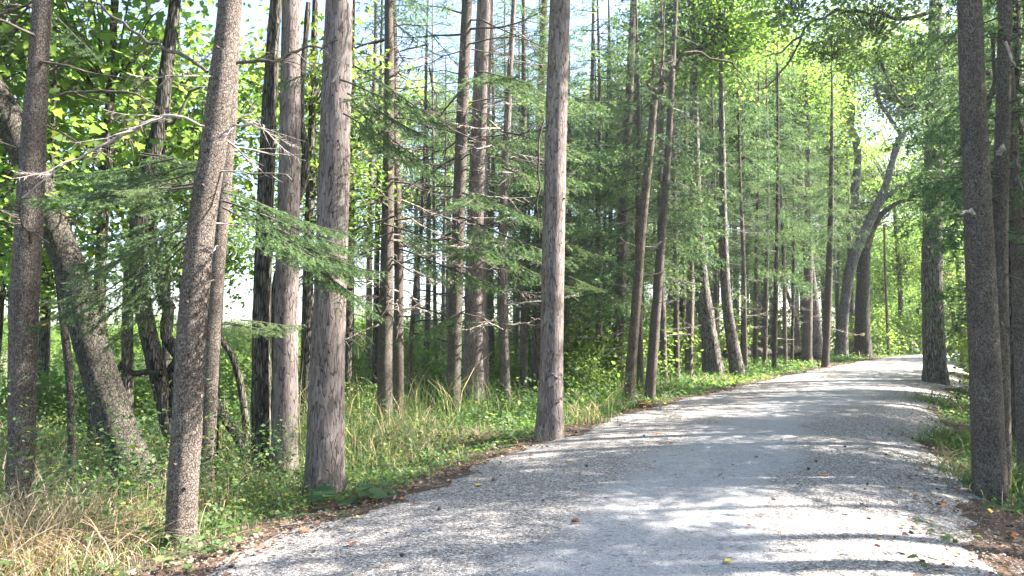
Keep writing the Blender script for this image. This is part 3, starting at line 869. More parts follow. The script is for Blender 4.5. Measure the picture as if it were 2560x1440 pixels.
t10, p10 = tree('maple_tree', 'maple', (2338, 958), [(2338, 935, 54), (2335, 860, 50), (2330, 700, 47), (2332, 560, 46), (2334, 420, 44), (2335, 250, 38), (2338, 100, 34)],
                'massive old grey maple standing alone where the grass verge meets the gravel', H=16, sides=22, rough=.05, flare=.06)
t11, p11 = tree('crooked_tree', 'dark', (2375, 884), [(2377, 876, 18), (2386, 820, 12), (2380, 770, 9), (2366, 720, 7), (2350, 640, 6)], 'curved dark little tree beyond the massive old maple', H=7, sides=10)

# ---- right of the path
t12, p12 = tree('spruce_tree', 'spruce', (2478, 1250), [(2476, 1220, 78), (2470, 1100, 74), (2462, 900, 70), (2450, 650, 66), (2442, 450, 62), (2432, 250, 60), (2424, 0, 56)],
                'dark brown spruce trunk, thicker of the two joined at the foot by the verge', H=15, sides=22, rough=.02, flare=.12)
t13, p13 = tree('spruce_tree', 'spruce', (2506, 1238), [(2506, 1215, 40), (2504, 1050, 40), (2500, 850, 40), (2500, 600, 36), (2506, 350, 34), (2512, 100, 32), (2514, 0, 30)],
                'slimmer spruce trunk joined at the foot with the thick dark one', H=14, sides=14, rough=.02, flare=.12)
branches(t12, p12, 2.2, 5.2, 9, (.3, .6), True, 12)
branches(t13, p13, 1.8, 5.2, 14, (.4, .9), True, 13)
t14, p14 = tree('maple_tree', 'dark', (2548, 1130), [(2548, 1100, 48), (2542, 900, 44), (2540, 700, 42), (2536, 400, 40), (2530, 0, 36)],
                'blackish trunk behind the joined spruces at the picture edge', H=14, rough=.06)
t15, p15 = tree('spruce_tree', 'dark', (2482, 1010), [(2482, 980, 34), (2478, 800, 32), (2474, 600, 30), (2468, 300, 28), (2464, 0, 24)],
                'dark twiggy spruce seen through the gap between the joined trunks', H=14, rough=.04)
branches(t15, p15, 1.2, 8, 40, (.5, 1.3), True, 15)

# high pine crowns over the red pines, spruce crowns over the near spruces
for t_, p_, z_, s_, k_ in ((tH, pH, 14.5, 1.0, 0), (tI, pI, 14.0, 1.15, 1), (tS, pS, 14.5, 1.1, 0), (tV, pV, 14.2, 1.1, 1), (t1, p1, 14.5, .9, 0), (tT, pT, 12.0, .6, 1)):
    foliage(t_, p_, PINE[k_], z_, s_, k_ + z_)
for t_, p_, z_, s_, k_ in ((tA, pA, 9.5, .55, 0), (tD, pD, 10.0, .55, 1), (tE, pE, 10.6, .45, 2), (tM, pM, 9.0, .6, 0), (tN, pN, 8.5, .6, 1), (tQ, pQ, 9.8, .6, 2), (t12, p12, 10.5, .5, 0), (t13, p13, 9.8, .45, 1)):
    foliage(t_, p_, SPRUCE[k_], z_, s_, z_)
for t_, p_, z_, s_ in ((tW, pW, 4.2, .8), (tX, pX, 5.6, .95), (tZ, pZ, 5.2, .85), (tU, pU, 6.2, .8), (t4, p4, 5.2, 1.0), (t15, p15, 5.0, .9)):
    foliage(t_, p_, SPRUCE_THIN[int(z_ * 10) % 2], z_, s_, z_ * 2)
for t_, p_, z_, s_, k_ in ((tB, pB, 7.6, .9, 0), (tF, pF, 8.5, 1.0, 1), (tG, pG, 10, 1.1, 2), (t2, p2, 13, 1.3, 0), (t3, p3, 12.5, 1.2, 1), (t5, p5, 13, 1.3, 2), (t14, p14, 13.5, .7, 0)):
    foliage(t_, p_, BROAD[k_], z_, s_, z_)
for t_, p_, z_, s_, k_ in ((t7, p7, 16.5, .8, 0), (t8, p8, 17.5, .9, 1), (t10, p10, 14.5, .8, 0)):
    foliage(t_, p_, CANOPY[k_], z_, s_, z_, xy=(p_[-1][0], p_[-1][1]))
foliage(t6, p6, SPRUCE[1], 5.6, .8, 1)
foliage(t4, p4, SPRUCE[2], 6.6, .9, 2)
for px_, py_, YY_, s_ in ((2170, 30, 21, .75), (1990, -20, 20, .7), (2270, 150, 22.5, .5), (2080, 120, 20.5, .42)):
    w_ = at(px_, py_, YY_) - Vector(t10.location)
    foliage(t10, p10, NEARB[1], w_.z, s_, px_, xy=(w_.x, w_.y))
foliage(t11, p11, BROADY[0], 5.6, .9, 0)

# bare branches of the middle trees
for t_, p_, z0, z1, n, ln, dk, sd in ((tM, pM, 2.0, 8.5, 44, (.7, 2.2), True, 21), (tN, pN, 2.2, 8, 34, (.6, 1.8), False, 22), (tO, pO, 1.5, 8, 16, (.5, 1.2), True, 23),
                                      (tP, pP, 1.5, 9, 40, (.6, 2.0), True, 24), (tQ, pQ, 2.2, 9, 46, (.7, 2.3), True, 25), (tS, pS, 3.5, 9, 24, (.6, 1.7), False, 26),
                                      (tT, pT, 1.8, 9, 44, (.6, 1.8), False, 27), (tU, pU, 2.5, 9.5, 44, (.6, 2.2), True, 28), (tW, pW, 1.5, 9, 26, (.5, 1.4), False, 29),
                                      (tX, pX, 1.8, 9, 24, (.5, 1.4), True, 30), (tY, pY_, 3.0, 6.4, 10, (.4, 1.0), True, 31), (tZ, pZ, 1.8, 9, 26, (.5, 1.4), False, 32),
                                      (t1, p1, 3.0, 9, 14, (.5, 1.3), True, 33), (t3, p3, 2.0, 8, 12, (.6, 1.4), False, 34), (t4, p4, 2.0, 8, 22, (.6, 1.5), False, 35),
                                      (t6, p6, 1.5, 8, 24, (.5, 1.4), False, 36), (t9, p9, 2.5, 7, 10, (.3, .8), True, 37), (t8, p8, 4.5, 7, 8, (.5, 1.2), False, 38), (t10, p10, 5, 9, 10, (.8, 1.8), True, 39)):
    branches(t_, p_, z0, z1, n, ln, dk, sd)

# long visible limbs that cross the upper part of the picture
limb(tD, [(512, 316, 6), (480, 300, 6), (430, 288, 8), (380, 300, 10), (340, 318, 11), (290, 345, 9), (240, 372, 7), (180, 400, 5), (110, 450, 4), (60, 490, 3)], 5.4, 'deadwood', depth=-.2)
limb(tE, [(586, 158, 8), (640, 156, 9), (700, 150, 8), (750, 126, 7), (800, 118, 5), (845, 100, 3)], 6.3, 'darkwood')
limb(tD, [(546, 345, 6), (580, 318, 6), (620, 312, 6), (655, 316, 5), (665, 324, 2)], 5.5, 'deadwood', depth=-.3)
limb(tD, [(518, 180, 9), (460, 145, 9), (400, 118, 9), (350, 90, 8), (300, 50, 7), (255, 15, 6), (210, -10, 5)], 5.6, 'darkwood', depth=.5)
limb(tA, [(100, 180, 9), (130, 172, 8), (180, 150, 7), (205, 115, 4)], 8.2, 'darkwood')
limb(tA, [(120, 245, 7), (180, 230, 7), (250, 228, 7), (320, 235, 7), (370, 252, 5), (385, 262, 3)], 8.4, 'darkwood')
limb(tF, [(400, 310, 8), (440, 300, 8), (470, 235, 7), (510, 210, 5)], 9.5, 'darkwood')
limb(tI, [(832, 205, 5), (860, 130, 5), (872, 60, 5), (868, -10, 4)], 6.9, 'deadwood')
limb(tV, [(1360, 300, 5), (1345, 420, 5), (1352, 470, 4), (1340, 520, 3), (1350, 600, 2)], 11.5, 'darkwood')
limb(t10, [(2330, 30, 11), (2260, 42, 10), (2190, 36, 9), (2120, 30, 8), (2060, 44, 7), (2010, 78, 6), (1975, 112, 5), (1940, 135, 4), (1900, 150, 2)], t10.location.y - .5, 'darkwood', depth=-1.5)
limb(t10, [(2012, 80, 7), (1985, 130, 6), (1950, 180, 5), (1925, 210, 4), (1890, 225, 2)], t10.location.y - 1.5, 'darkwood')
limb(t10, [(2320, 310, 10), (2290, 260, 9), (2240, 250, 8), (2195, 135, 8), (2185, 190, 9), (2150, 240, 8)][:4], t10.location.y - .4, 'darkwood')
limb(t7, [(2232, 400, 10), (2240, 330, 9), (2200, 260, 10), (2180, 180, 9), (2195, 130, 8), (2240, 60, 6)], t7.location.y + .5, 'maple')
limb(t12, [(2436, 535, 7), (2425, 525, 7), (2415, 530, 6), (2405, 540, 3)], 7.1, 'deadwood', depth=-.2)
limb(t13, [(2500, 380, 12), (2503, 372, 12), (2505, 366, 8)], 7.2, 'deadwood')
limb(t13, [(2512, 105, 6), (2520, 125, 7), (2532, 150, 5), (2536, 165, 2)], 7.2, 'deadwood')
limb(t13, [(2520, 300, 7), (2540, 260, 9), (2538, 380, 8), (2545, 420, 7), (2560, 480, 6)][2:], 7.4, 'darkwood')
limb(t15, [(2480, 60, 9), (2482, 180, 9), (2470, 260, 9), (2440, 300, 8), (2420, 380, 6)], 9, 'darkwood')

# close needle boughs
for t_, k_, p_, az_, ti_, sc_ in (
        (tF, 1, (440, 400, 7.6), 176, 4, 1.0), (tF, 0, (470, 420, 7.4), 182, 8, 1.0), (tF, 2, (460, 440, 7.2), 190, 10, .9), (tD, 2, (495, 455, 5.9), 186, 10, .9), (tD, 0, (490, 540, 6.1), 178, 26, 1.0), (tD, 1, (480, 590, 6.3), 188, 34, 1.0),
        (tD, 0, (470, 650, 6.4), 172, 44, .9), (tD, 3, (430, 470, 5.4), 200, 4, .5), (tD, 3, (455, 505, 5.3), 165, 10, .45), (tE, 0, (600, 530, 6.2), -2, 20, .95), (tE, 1, (650, 575, 6.2), -16, 16, .95), (tE, 2, (620, 560, 6.0), 6, 22, .9),
        (tE, 0, (690, 600, 6.1), 4, 30, .85), (tE, 3, (600, 800, 5.6), 6, 2, .6), (tE, 3, (575, 812, 5.6), -8, 4, .62), (tB, 0, (330, 690, 6.4), 184, 26, .8), (tI, 0, (880, 160, 7.0), -8, 30, 1.0), (tI, 1, (870, 260, 7.1), -20, 34, .9),
        (tN, 2, (985, 540, 12.8), 170, 14, 2.0), (tQ, 1, (1140, 540, 12.8), -30, 18, 2.0), (tT, 2, (1258, 330, 13.6), -60, 16, 2.2), (tS, 0, (1200, 620, 12.8), -30, 20, 1.7), (tM, 1, (955, 620, 12.6), 186, 16, 1.8),
        (tD, 0, (508, 430, 5.8), 176, 6, .95), (tD, 1, (500, 470, 5.9), 195, 4, 1.0), (tD, 1, (498, 500, 5.7), 168, 16, .85), (tE, 0, (540, 520, 6.6), 186, 22, 1.1),
        (tE, 1, (552, 500, 6.2), -4, 16, 1.05), (tE, 0, (556, 478, 6.1), 12, 14, .9), (tE, 2, (560, 520, 6.0), -16, 24, 1.0), (tE, 3, (556, 475, 5.9), -30, 10, .35),
        (tE, 1, (640, 560, 6.1), -6, 20, .85), (tE, 2, (700, 590, 6.0), -12, 26, .8), (tE, 3, (552, 810, 5.7), 2, 2, .62), (tE, 3, (560, 806, 5.8), -18, 6, .55),
        (tD, 2, (485, 560, 6.0), 200, 26, .9), (tD, 3, (440, 455, 5.5), 178, 12, .5), (tD, 3, (420, 480, 5.5), 190, 8, .45), (tD, 1, (470, 610, 6.2), 182, 40, .9),
        (tF, 0, (350, 380, 8.0), 20, 4, 1.0), (tF, 1, (340, 385, 8.2), -15, 10, 1.0), (tF, 2, (330, 400, 8.2), 170, 20, .8),
        (tB, 2, (290, 720, 6.3), 186, 8, .55), (tA, 1, (140, 640, 7.2), 10, 14, .6), (tA, 0, (70, 60, 7.2), 200, 30, .8), (tA, 1, (110, 0, 7.2), -20, 40, .8),
        (tI, 2, (850, 200, 7.0), -14, 20, 1.1), (tI, 0, (860, 230, 7.2), -30, 26, 1.1), (tI, 1, (855, 280, 7.4), -6, 30, 1.0), (tI, 3, (770, 560, 6.6), 8, 10, .5),
        (tI, 3, (812, 690, 6.5), -20, 30, .5), (tE, 1, (770, 640, 6.3), -16, 35, .7), (tI, 1, (840, 140, 6.8), 190, 30, .5),
        (tS, 0, (1180, 200, 13), -20, 12, 2.2), (tS, 2, (1200, 180, 12.6), -70, 18, 1.8), (tS, 1, (1215, 380, 12.6), -10, 15, 1.6), (tQ, 2, (1150, 600, 13), -60, 15, 1.6),
        (tS, 2, (1195, 470, 12.6), -100, 18, 1.5), (tQ, 0, (1150, 480, 13), -20, 16, 1.8), (tT, 3, (1260, 230, 14), -40, 16, 2.2), (tT, 3, (1262, 420, 14), 0, 15, 1.8),
        (tN, 0, (990, 580, 13), 190, 18, 1.8), (tN, 1, (990, 620, 12.6), -20, 16, 1.8), (tM, 2, (960, 560, 12.4), -10, 14, 1.7), (tM, 0, (965, 330, 12.6), 170, 18, 1.9),
        (tS, 1, (1200, 760, 12.6), -150, 20, 1.3), (tV, 3, (1420, 690, 11.6), 20, 14, .9), (tV, 3, (1415, 610, 11.5), -10, 14, .9)):
    bough(t_, BOUGH[k_], p_, az_, ti_, sc_)


# ---- thin poles behind, between the grass and the fallen log
POLES = [(1490, 930, 12, 1495, 12), (1660, 965, 18, 1652, 0), (1692, 935, 15, 1690, 2), (1706, 930, 16, 1712, 2), (1790, 925, 9, 1788, 2), (1795, 920, 8, 1800, 2),
         (1856, 920, 10, 1858, 3), (1888, 925, 12, 1894, 3), (1912, 922, 12, 1920, 3), (1936, 926, 13, 1944, 3), (1898, 900, 8, 1902, 4), (1870, 905, 8, 1868, 5),
         (1980, 915, 8, 1984, 3), (1962, 895, 7, 1966, 5), (1640, 930, 9, 1636, 5), (1610, 930, 8, 1606, 5), (1288, 975, 12, 1306, 4), (1412, 985, 14, 1424, 3),
         (1510, 950, 10, 1512, 5), (1090, 950, 10, 1084, 6), (2092, 892, 7, 2096, 6), (1748, 915, 9, 1738, 6), (880, 960, 9, 884, 8), (1216, 950, 9, 1222, 6), (90, 1010, 12, 84, 0), (30, 1010, 18, 26, 0), (1320, 950, 10, 1322, 8), (1460, 935, 9, 1466, 7)]
POLE_LABELS = ['slim pole just behind the first leaning spruce of the tall grass', 'dark stem curving behind the trunk above the orange fern', 'grey pole in the shade beside the pale pink pine', 'grey pole almost touching the pale pink pine',
               'thin pole showing past the wide foot of the oak', 'hair-thin pole squeezed between oak and shaggy maple', 'pole rising over the near end of the fallen log', 'pole with a lit edge crossing in front of the fallen log',
               'second pole crossing in front of the fallen log', 'third pole crossing the fallen log, near its middle', 'thin pole behind the fallen log near the lit-edged pole', 'thin pole behind the shaggy maple and the log',
               'thin pole near the far end of the fallen log', 'faint pole far behind the middle of the fallen log', 'faint pole between the leaning spruce and the shaded grey poles', 'faint pole seen past the forked brown tree',
               'slim dark pole between the slender pink pine and the mossy trunk', 'shaded pole just past the big smooth red pine', 'faint pole beside the first leaning spruce', 'faint pole near the leaning spruce behind the plume grass',
               'faint pole between the dark path-edge pole and the pale leaning maple', 'faint pole behind the pale pink pine', 'faint pole just past the thickest red pine', 'faint pole between sturdy pine and slender pink pine',
               'thin stem touching the straight dark spruce near the picture edge', 'dark stem just behind the straight dark spruce', 'faint pole between the mossy trunk and its neighbours', 'faint pole behind the thin shaded spruce']
for k, ((px, py, w, px2, _), lb) in enumerate(zip(POLES, POLE_LABELS)):
    t_, p_ = tree('spruce_pole', 'spruce' if k % 3 else 'dark', (px, py), [(px, py - 20, w), ((px + px2) / 2 + random.uniform(-2, 2), py - 220, w * .92), (px2, 500, w * .7), (px2 + random.uniform(-8, 8), 250, w * .5)],
                  lb, H=random.uniform(11, 15), sides=8, rough=.03, flare=.1, group='slender poles in the wood')
    branches(t_, p_, 1.0, 8.0, 16, (.5, 1.4), k % 2 == 0, 60 + k)
    if px > 1250:
        foliage(t_, p_, SPRUCE_THIN[k % 2], random.uniform(4.0, 6.5), random.uniform(.7, 1.0), k)

# leaning dead pole over the log
tq, pq = tree('dead_tree', 'brown', (1997, 905), [(1998, 880, 9), (1994, 820, 12), (1985, 780, 12), (1966, 730, 10), (1950, 680, 9), (1938, 640, 8), (1930, 600, 6)], 'dead brown pole leaning across the spruces above the fallen log', H=2, sides=8, Y=38)

# fallen log
a_ = at(1815, 912, 33.5); a_.z = gz(a_.x, a_.y); b_ = at(2050, 892, 38.5); b_.z = gz(b_.x, b_.y)
lg = thing('fallen_log', a_, 'long fallen trunk lying in the wood between the poles', 'log')
P_ = [(0, 0, .50, .19), tuple((b_ - a_) * .25 + Vector((0, 0, .52))) + (.21,), tuple((b_ - a_) * .6 + Vector((0, 0, .58))) + (.23,), tuple((b_ - a_) * .98 + Vector((0, 0, .62))) + (.25,)]
link('log', trunk_mesh('log', P_, M['dark'], 12, .3, .08, 0, 9, 5), lg)
branches(lg, np.array([(0, 0, .3, .1), (1, 1, .5, .1)]), .3, .5, 3, (.4, .8), True, 9)

# burst of undergrowth saplings, broadleaf trees of the second row ------------------------------------------
SECOND = []


def stand(name, x, y, H, r0, kind, crowns, label, group, lean=(0, 0), nb=8, dark=True, seed=0):
    r_ = random.Random(seed)
    b = Vector((x, y, gz(x, y)))
    t = thing(name, b, label, 'tree', group)
    bend = r_.uniform(-.3, .3)
    pts = [(0, 0, -.1, r0), (lean[0] * .3 + bend * .3, lean[1] * .3, H * .33, r0 * .8), (lean[0] * .65 - bend * .3, lean[1] * .65, H * .66, r0 * .55), (lean[0], lean[1], H, r0 * .22)]
    link('trunk', trunk_mesh('trunk', pts, M[kind], 8, .5, .05, .25, 5, seed), t)
    pts = np.array(pts)
    for (stock, z, sc, dx, dy) in crowns:
        q = on(pts, z)
        rz = r_.uniform(0, 6.28)
        o = link('foliage', stock[0], t, (q[0] + dx, q[1] + dy, z), rz, sc); o['kind'] = 'stuff'
        o = link('limbs', stock[1], t, (q[0] + dx, q[1] + dy, z), rz, sc); o['kind'] = 'stuff'
    if nb:
        branches(t, pts, H * .12, H * .6, nb, (.5, 1.3), dark, seed)
    return t


def px_xy(px, Y):
    return (px - 1280) / F_PX * Y


# broadleaf trees in the left half: (px, Y, height, list of crown (z, scale, dx, dy), yellow?)
LEFTS = [(-150, 8.5, 8, [(3.9, .7, .3, 0), (5.6, .8, 0, 0)], 2), (250, 10.5, 9, [(4.4, .75, 0, .4), (2.9, .42, -.6, 0), (6.2, .8, 0, 0)], 2), (-20, 12, 10, [(4.6, .8, .2, 0), (7.0, .9, 0, 0)], 2),
         (330, 13, 10, [(5.4, .85, .3, 0), (3.2, .5, .7, .4)], 2), (120, 15, 11, [(3.0, .5, -.6, 0), (7.4, .6, .5, 0)], 2), (520, 14, 11, [(6.0, .8, -.3, 0), (3.6, .5, .3, 0)], 2),
         (770, 12.5, 10, [(4.6, .5, .1, .3), (6.2, .6, -.1, 0)], 3), (870, 15, 10, [(4.2, .42, .0, 0), (6.0, .4, 0, 0)], 3),
         (420, 21, 12, [(7.0, 1.1, 0, 0), (4.4, .6, 1, 0)], 2),
         (700, 23, 13, [(9.0, .9, 0, 0), (5.4, .7, 0, 0)], 3)]
LL = ['broadleaf tree with backlit leaves reaching in beside the leaning trunk', 'leafy broadleaf tree behind the leaning cherry, its leaves glowing green']
for k, (px, Y, H, cr, yl) in enumerate(LEFTS):
    st = (BROAD, BROADY, NEARB, NEARB[1:2])[yl]
    crowns = [(st[(k + j) % len(st)], z, s, dx, dy) for j, (z, s, dx, dy) in enumerate(cr)]
    stand('broadleaf_tree', px_xy(px, Y), Y, H, .05 + .006 * H, 'dark', crowns,
          'leafy broadleaf tree, one of many glowing green behind the near trunks', 'backlit broadleaf trees behind the near trunks', nb=7, seed=300 + k)

# spruces of the second and third row, from the centre to the far bend
MIDS = [(1230, 22, 1), (1310, 19, 0), (1410, 24, 0), (1500, 21, 0), (1590, 26, 0), (1660, 22, 1), (1790, 32, 0), (1860, 28, 1), (1960, 33, 0), (1930, 41, 0), (2030, 44, 0),
        (1460, 36, 0), (1550, 34, 0), (1740, 42, 0), (1830, 48, 0), (2090, 50, 0), (925, 21, 1), (1065, 25, 1), (1110, 31, 1), (1285, 44, 1),
        (1215, 17.5, 1), (1390, 18, 0), (1530, 24, 0), (1600, 19.5, 1), (1690, 24.5, 0), (1910, 36, 0), (1990, 38, 0), (1350, 27, 0), (1260, 29, 1)]
for k, (px, Y, thin) in enumerate(MIDS):
    st = SPRUCE_THIN[k % 2] if thin else SPRUCE[k % 3]
    H = 10 + (k * 37 % 50) / 10 + Y * .06
    z0 = (2.4, 3.2, 1.6, 2.9, 4.0)[k % 5] + (.8 if thin else 0) + max(0, (Y - 22) * .11)
    stand('spruce_tree', px_xy(px, Y), Y, H, .10, 'spruce', [(st, z0, 1.0 + (k % 5) * .06, 0, 0)] + ([(SPRUCE[(k + 1) % 3], z0 + 5, .95, 0, 0)] if Y > 26 else []),
          'green spruce with drooping boughs, one of many in the shaded wood', 'drooping spruces in the wood behind the trunks', nb=14, dark=k % 2 == 0, seed=400 + k)

# sunny canopy beyond and over the path
FARS = [(1040, 44, 10, 1), (1120, 48, 15, 0), (940, 46, 16, 1), (820, 44, 12, 1), (1900, 42, 15.5, 1), (2010, 46, 17.5, 0), (2060, 50, 15.5, 1), (2430, 44, 14.5, 1), (2130, 50, 22, 1), (1840, 46, 19, 1), (1780, 44, 15, 0), (1990, 43, 12.5, 1), (1680, 48, 18, 1), (1560, 46, 16, 0), (1450, 50, 14, 1),
        (1760, 46, 11, 0), (1880, 52, 13, 1), (1990, 50, 12.5, 0), (2060, 58, 13, 1), (2170, 62, 12, 0), (2250, 56, 13.5, 1), (2120, 70, 18, 0), (1930, 66, 18, 1), (2400, 48, 11, 2), (2480, 40, 10, 3), (2330, 66, 10, 2),
        (2200, 80, 7, 3), (2270, 74, 5.5, 2), (2150, 68, 6, 3), (2360, 84, 7, 0), (2450, 70, 7, 1), (2560, 52, 8, 0), (2300, 90, 14, 0), (1560, 56, 15, 3), (1400, 60, 15, 3), (1250, 60, 14, 2), (1650, 60, 15, 1), (2660, 36, 8, 3), (2100, 90, 12, 2),
        (2420, 100, 6, 2), (2240, 105, 12, 2)]
for k, (px, Y, z, c) in enumerate(FARS):
    stand('canopy_tree', px_xy(px, Y), Y, z + 2.5, .22, 'maple', [(CANOPY[c], z, .9 if Y < 51 else 1.0, 0, 0)] + ([(CANOPY[(c + 2) % 4], z * .55, .8, 1.2, .5)] if Y > 50 else []) if z > 9 else [(CANOPY[c], z * .7, .85, 0, 0)],
          'tall leafy tree in the far sunny wood around the path bend', 'tall leafy trees round the far bend', nb=0, seed=500 + k)

BELT = [(px, 34 + (k * 29 % 26), 2.2 + (k * 17 % 10) / 5) for k, px in enumerate(range(-260, 1760, 62))]
BELT = [(px, Y, z * (.28 if px < 800 else .34 if px < 1350 else .9)) for px, Y, z in BELT]
for k, (px, Y, z) in enumerate(BELT):
    stand('shrub_tree', px_xy(px, Y), Y, z + 1, .06, 'dark', [(BROADY[k % 2], z * .62, .8, 0, 0), (BROAD[k % 3], z * 1.15, .7, .8, .5)], 'low bushy tree of the bright far edge of the wood', 'bushy trees along the far edge of the wood', nb=0, seed=800 + k)

# trees on the right of the path: some in view at the edge, some just past it; they throw the shade bands across the gravel
RIGHTS = [(9.0, 10.5, 'spruce', 3.8), (11.5, 17, 'spruce', 4.6), (14.5, 21, 'spruce', 2.8), (17, 27, 'spruce', 3.4), (16.5, 23.5, 'leaf', 4), (23, 33, 'spruce', 2.5), (28, 38, 'leaf', 6),
          (9.2, 3.3, 'leaf', 5.9), (7.6, 5.6, 'spruce', 7.0), (9.3, 2.5, 'spruce', 4.6), (13.5, 9.3, 'spruce', 4), (15.5, 5, 'leaf', 8), (12, .5, 'spruce', 5), (18, 14, 'leaf', 8), (17.5, 17.5, 'spruce', 5), (8, -1.5, 'leaf', 6), (20, 9.5, 'spruce', 5), (22, 21, 'leaf', 8), (25, 27, 'spruce', 5),
          (9.6, 6.5, 'leaf', 8.5, .55), (9.6, 8.3, 'leaf', 9.2, .72), (11.9, 7.7, 'leaf', 7.2, .5), (12.2, 9.9, 'leaf', 9, .8), (11.5, 12.2, 'leaf', 6.5, .6), (14.5, 15.4, 'leaf', 7.5, .6), (17, 18.5, 'leaf', 8, .7), (12.5, -2, 'leaf', 9), (9.5, .2, 'leaf', 7), (9.8, 8.9, 'spruce', 5.2), (17, 13.5, 'leaf', 10.5)]
for k, (x, y, kd, z, *sc_) in enumerate(RIGHTS):
    if kd == 'spruce':
        stand('spruce_tree', x, y, 14, .14, 'spruce', [(SPRUCE[k % 3], z, 1.0, 0, 0)], 'drooping green spruce of the wood beyond the grassy verge', 'spruces beyond the grassy verge', nb=10, seed=600 + k)
    else:
        stand('broadleaf_tree', x, y, z + 3, .13, 'maple', [(CANOPY[2 + k % 2], z, .50 * (sc_[0] if sc_ else 1.15), 0, 0)], 'leafy tree of the wood beyond the grassy verge', 'leafy trees beyond the grassy verge', nb=4, seed=600 + k)
# spruce whose boughs hang over the right of the path, before the old maple
stand('spruce_tree', px_xy(2462, 15.5), 15.5, 13, .10, 'spruce', [(SPRUCE[0], 5.3, 1.0, -.2, 0)], 'spruce whose dark boughs hang beside the massive old maple', None, nb=16, seed=701)
stand('spruce_tree', px_xy(2462, 20), 20, 14, .10, 'spruce', [(SPRUCE[1], 5.9, 1.0, 0, 0)], 'spruce behind the massive old maple with boughs over the gravel', None, nb=10, seed=702)

for k, (px, Y, z, sc_, lb) in enumerate(((2545, 9.0, 3.3, .85, 'dense dark spruce crowding in behind the joined trunks at the verge'), (2620, 12.6, 4.6, .8, 'dark spruce with boughs drooping over the verge before the old maple'),
                                         (2610, 12.0, 2.6, .9, 'spruce at the picture edge with low shaded boughs'), (2600, 16.5, 2.4, .8, 'spruce standing in the shade far behind the joined trunks'), (2400, 30, 7.0, 1.0, 'spruce rising beyond the massive old maple'))):
    stand('spruce_tree', px_xy(px, Y), Y, 13, .09, 'spruce', [(SPRUCE[k % 3], z, sc_, 0, 0)], lb, None, nb=22, dark=True, seed=720 + k)

# ------------------------------------------------------------------ low plants
def blades(P, H, W, lean, T, r_, seg=3, curl=1.0):
    """ribbon blades standing at P"""
    n = len(P)
    az = r_.uniform(0, 6.283, n); d = np.stack([np.cos(az), np.sin(az)], 1)
    sd = np.stack([-d[:, 1], d[:, 0]], 1)
    tw = r_.normal(0, .8, n); sd = sd * np.cos(tw)[:, None] + d * np.sin(tw)[:, None]
    V = np.zeros((n, 2 * seg + 1, 3))
    for i in range(seg + 1):
        u = i / seg
        out = lean * H * u ** (1 + curl); z = H * (u - .35 * np.clip(lean, 0, 1.4) * u ** 3)
        c = np.concatenate([P[:, :2] + d * out[:, None], (P[:, 2] + z)[:, None]], 1)
        if i == seg:
            V[:, 2 * seg] = c
        else:
            w = (W * (1 - .75 * u ** 1.5) / 2)[:, None]
            V[:, 2 * i, :2] = c[:, :2] - sd * w; V[:, 2 * i + 1, :2] = c[:, :2] + sd * w
            V[:, 2 * i, 2] = V[:, 2 * i + 1, 2] = c[:, 2]
    f = []
    for i in range(seg - 1):
        a = 2 * i
        f += [[a, a + 1, a + 3], [a, a + 3, a + 2]]
    a = 2 * (seg - 1); f.append([a, a + 1, a + 2])
    f = np.array(f)
    F = f[None] + (np.arange(n) * (2 * seg + 1))[:, None, None]
    return V.reshape(-1, 3), F.reshape(-1, 3), np.clip(np.repeat(T, 2 * seg + 1), 0, 1)


def spots(n, y0, y1, r_, power=1.0, margin=200, u0=0.0, u1=2560.0):
    """ground points seen between two distances, spread evenly over the picture width"""
    y = y0 * (y1 / y0) ** (r_.random(n) ** power)
    px = r_.uniform(u0 - margin, u1 + margin, n)
    x = (px - 1280) / F_PX * y
    return x, y


def patchy(x, y, f=1.0, ph=0.0):
    return .5 + .25 * (np.sin(x * 1.3 * f + ph + 1.5 * np.sin(y * .8 * f)) + np.sin(y * 1.7 * f + 2 + ph + 1.2 * np.sin(x * 1.1 * f)))


rg = np.random.default_rng(77)
# meadow-like grass under the trees
x, y = spots(120000, 3.4, 45, rg, .9)
d = lat(x, y)
ok = ((d < -2.75) | (d > 2.9)) & (rg.random(len(x)) < sstep(2.5, 3.6, np.abs(d)) * np.where(d < 0, .95, .8))
x, y, d = x[ok], y[ok], d[ok]
pt = patchy(x, y)
dry = ((patchy(x, y, .6, 3) + rg.normal(0, .16, len(x))) > .88) | (rg.random(len(x)) < .05)
zone = np.exp(-((x + 4.6) ** 2 + (y - 6.5) ** 2) / 4.5) + .4 * np.exp(-((x + 1.2) ** 2 + (y - 12) ** 2) / 3.0) + .7 * np.exp(-((x + 6.2) ** 2 + (y - 10) ** 2) / 7)
dry = dry | (rg.random(len(x)) < zone * .6)
far = np.clip(y / 12, .6, 3.0)
tall = sstep(3.0, 4.6, np.abs(d))
H = (1 - .35 * sstep(17, 28, y)) * (.09 + 1.2 * tall * (.10 + .85 * patchy(x, y, .8, 4) ** 1.6)) * rg.uniform(.5, 1.3, len(x)) * np.where(dry, 1.25, 1)
P = np.stack([x, y, ground(x, y) - .01], 1)
T = np.where(dry, rg.uniform(.66, 1, len(x)), np.clip(rg.normal(.34, .15, len(x)) + .15 * pt, 0, .62))
V, F, T = blades(P, H, rg.uniform(.006, .013, len(x)) * far, rg.uniform(.1, 1.0, len(x)), T, rg)
g_ = link('grass', mesh('grass', V, F, M['grass'], T)); tag(g_, 'green and straw-coloured grass growing under the trees', 'grass', kind='stuff')

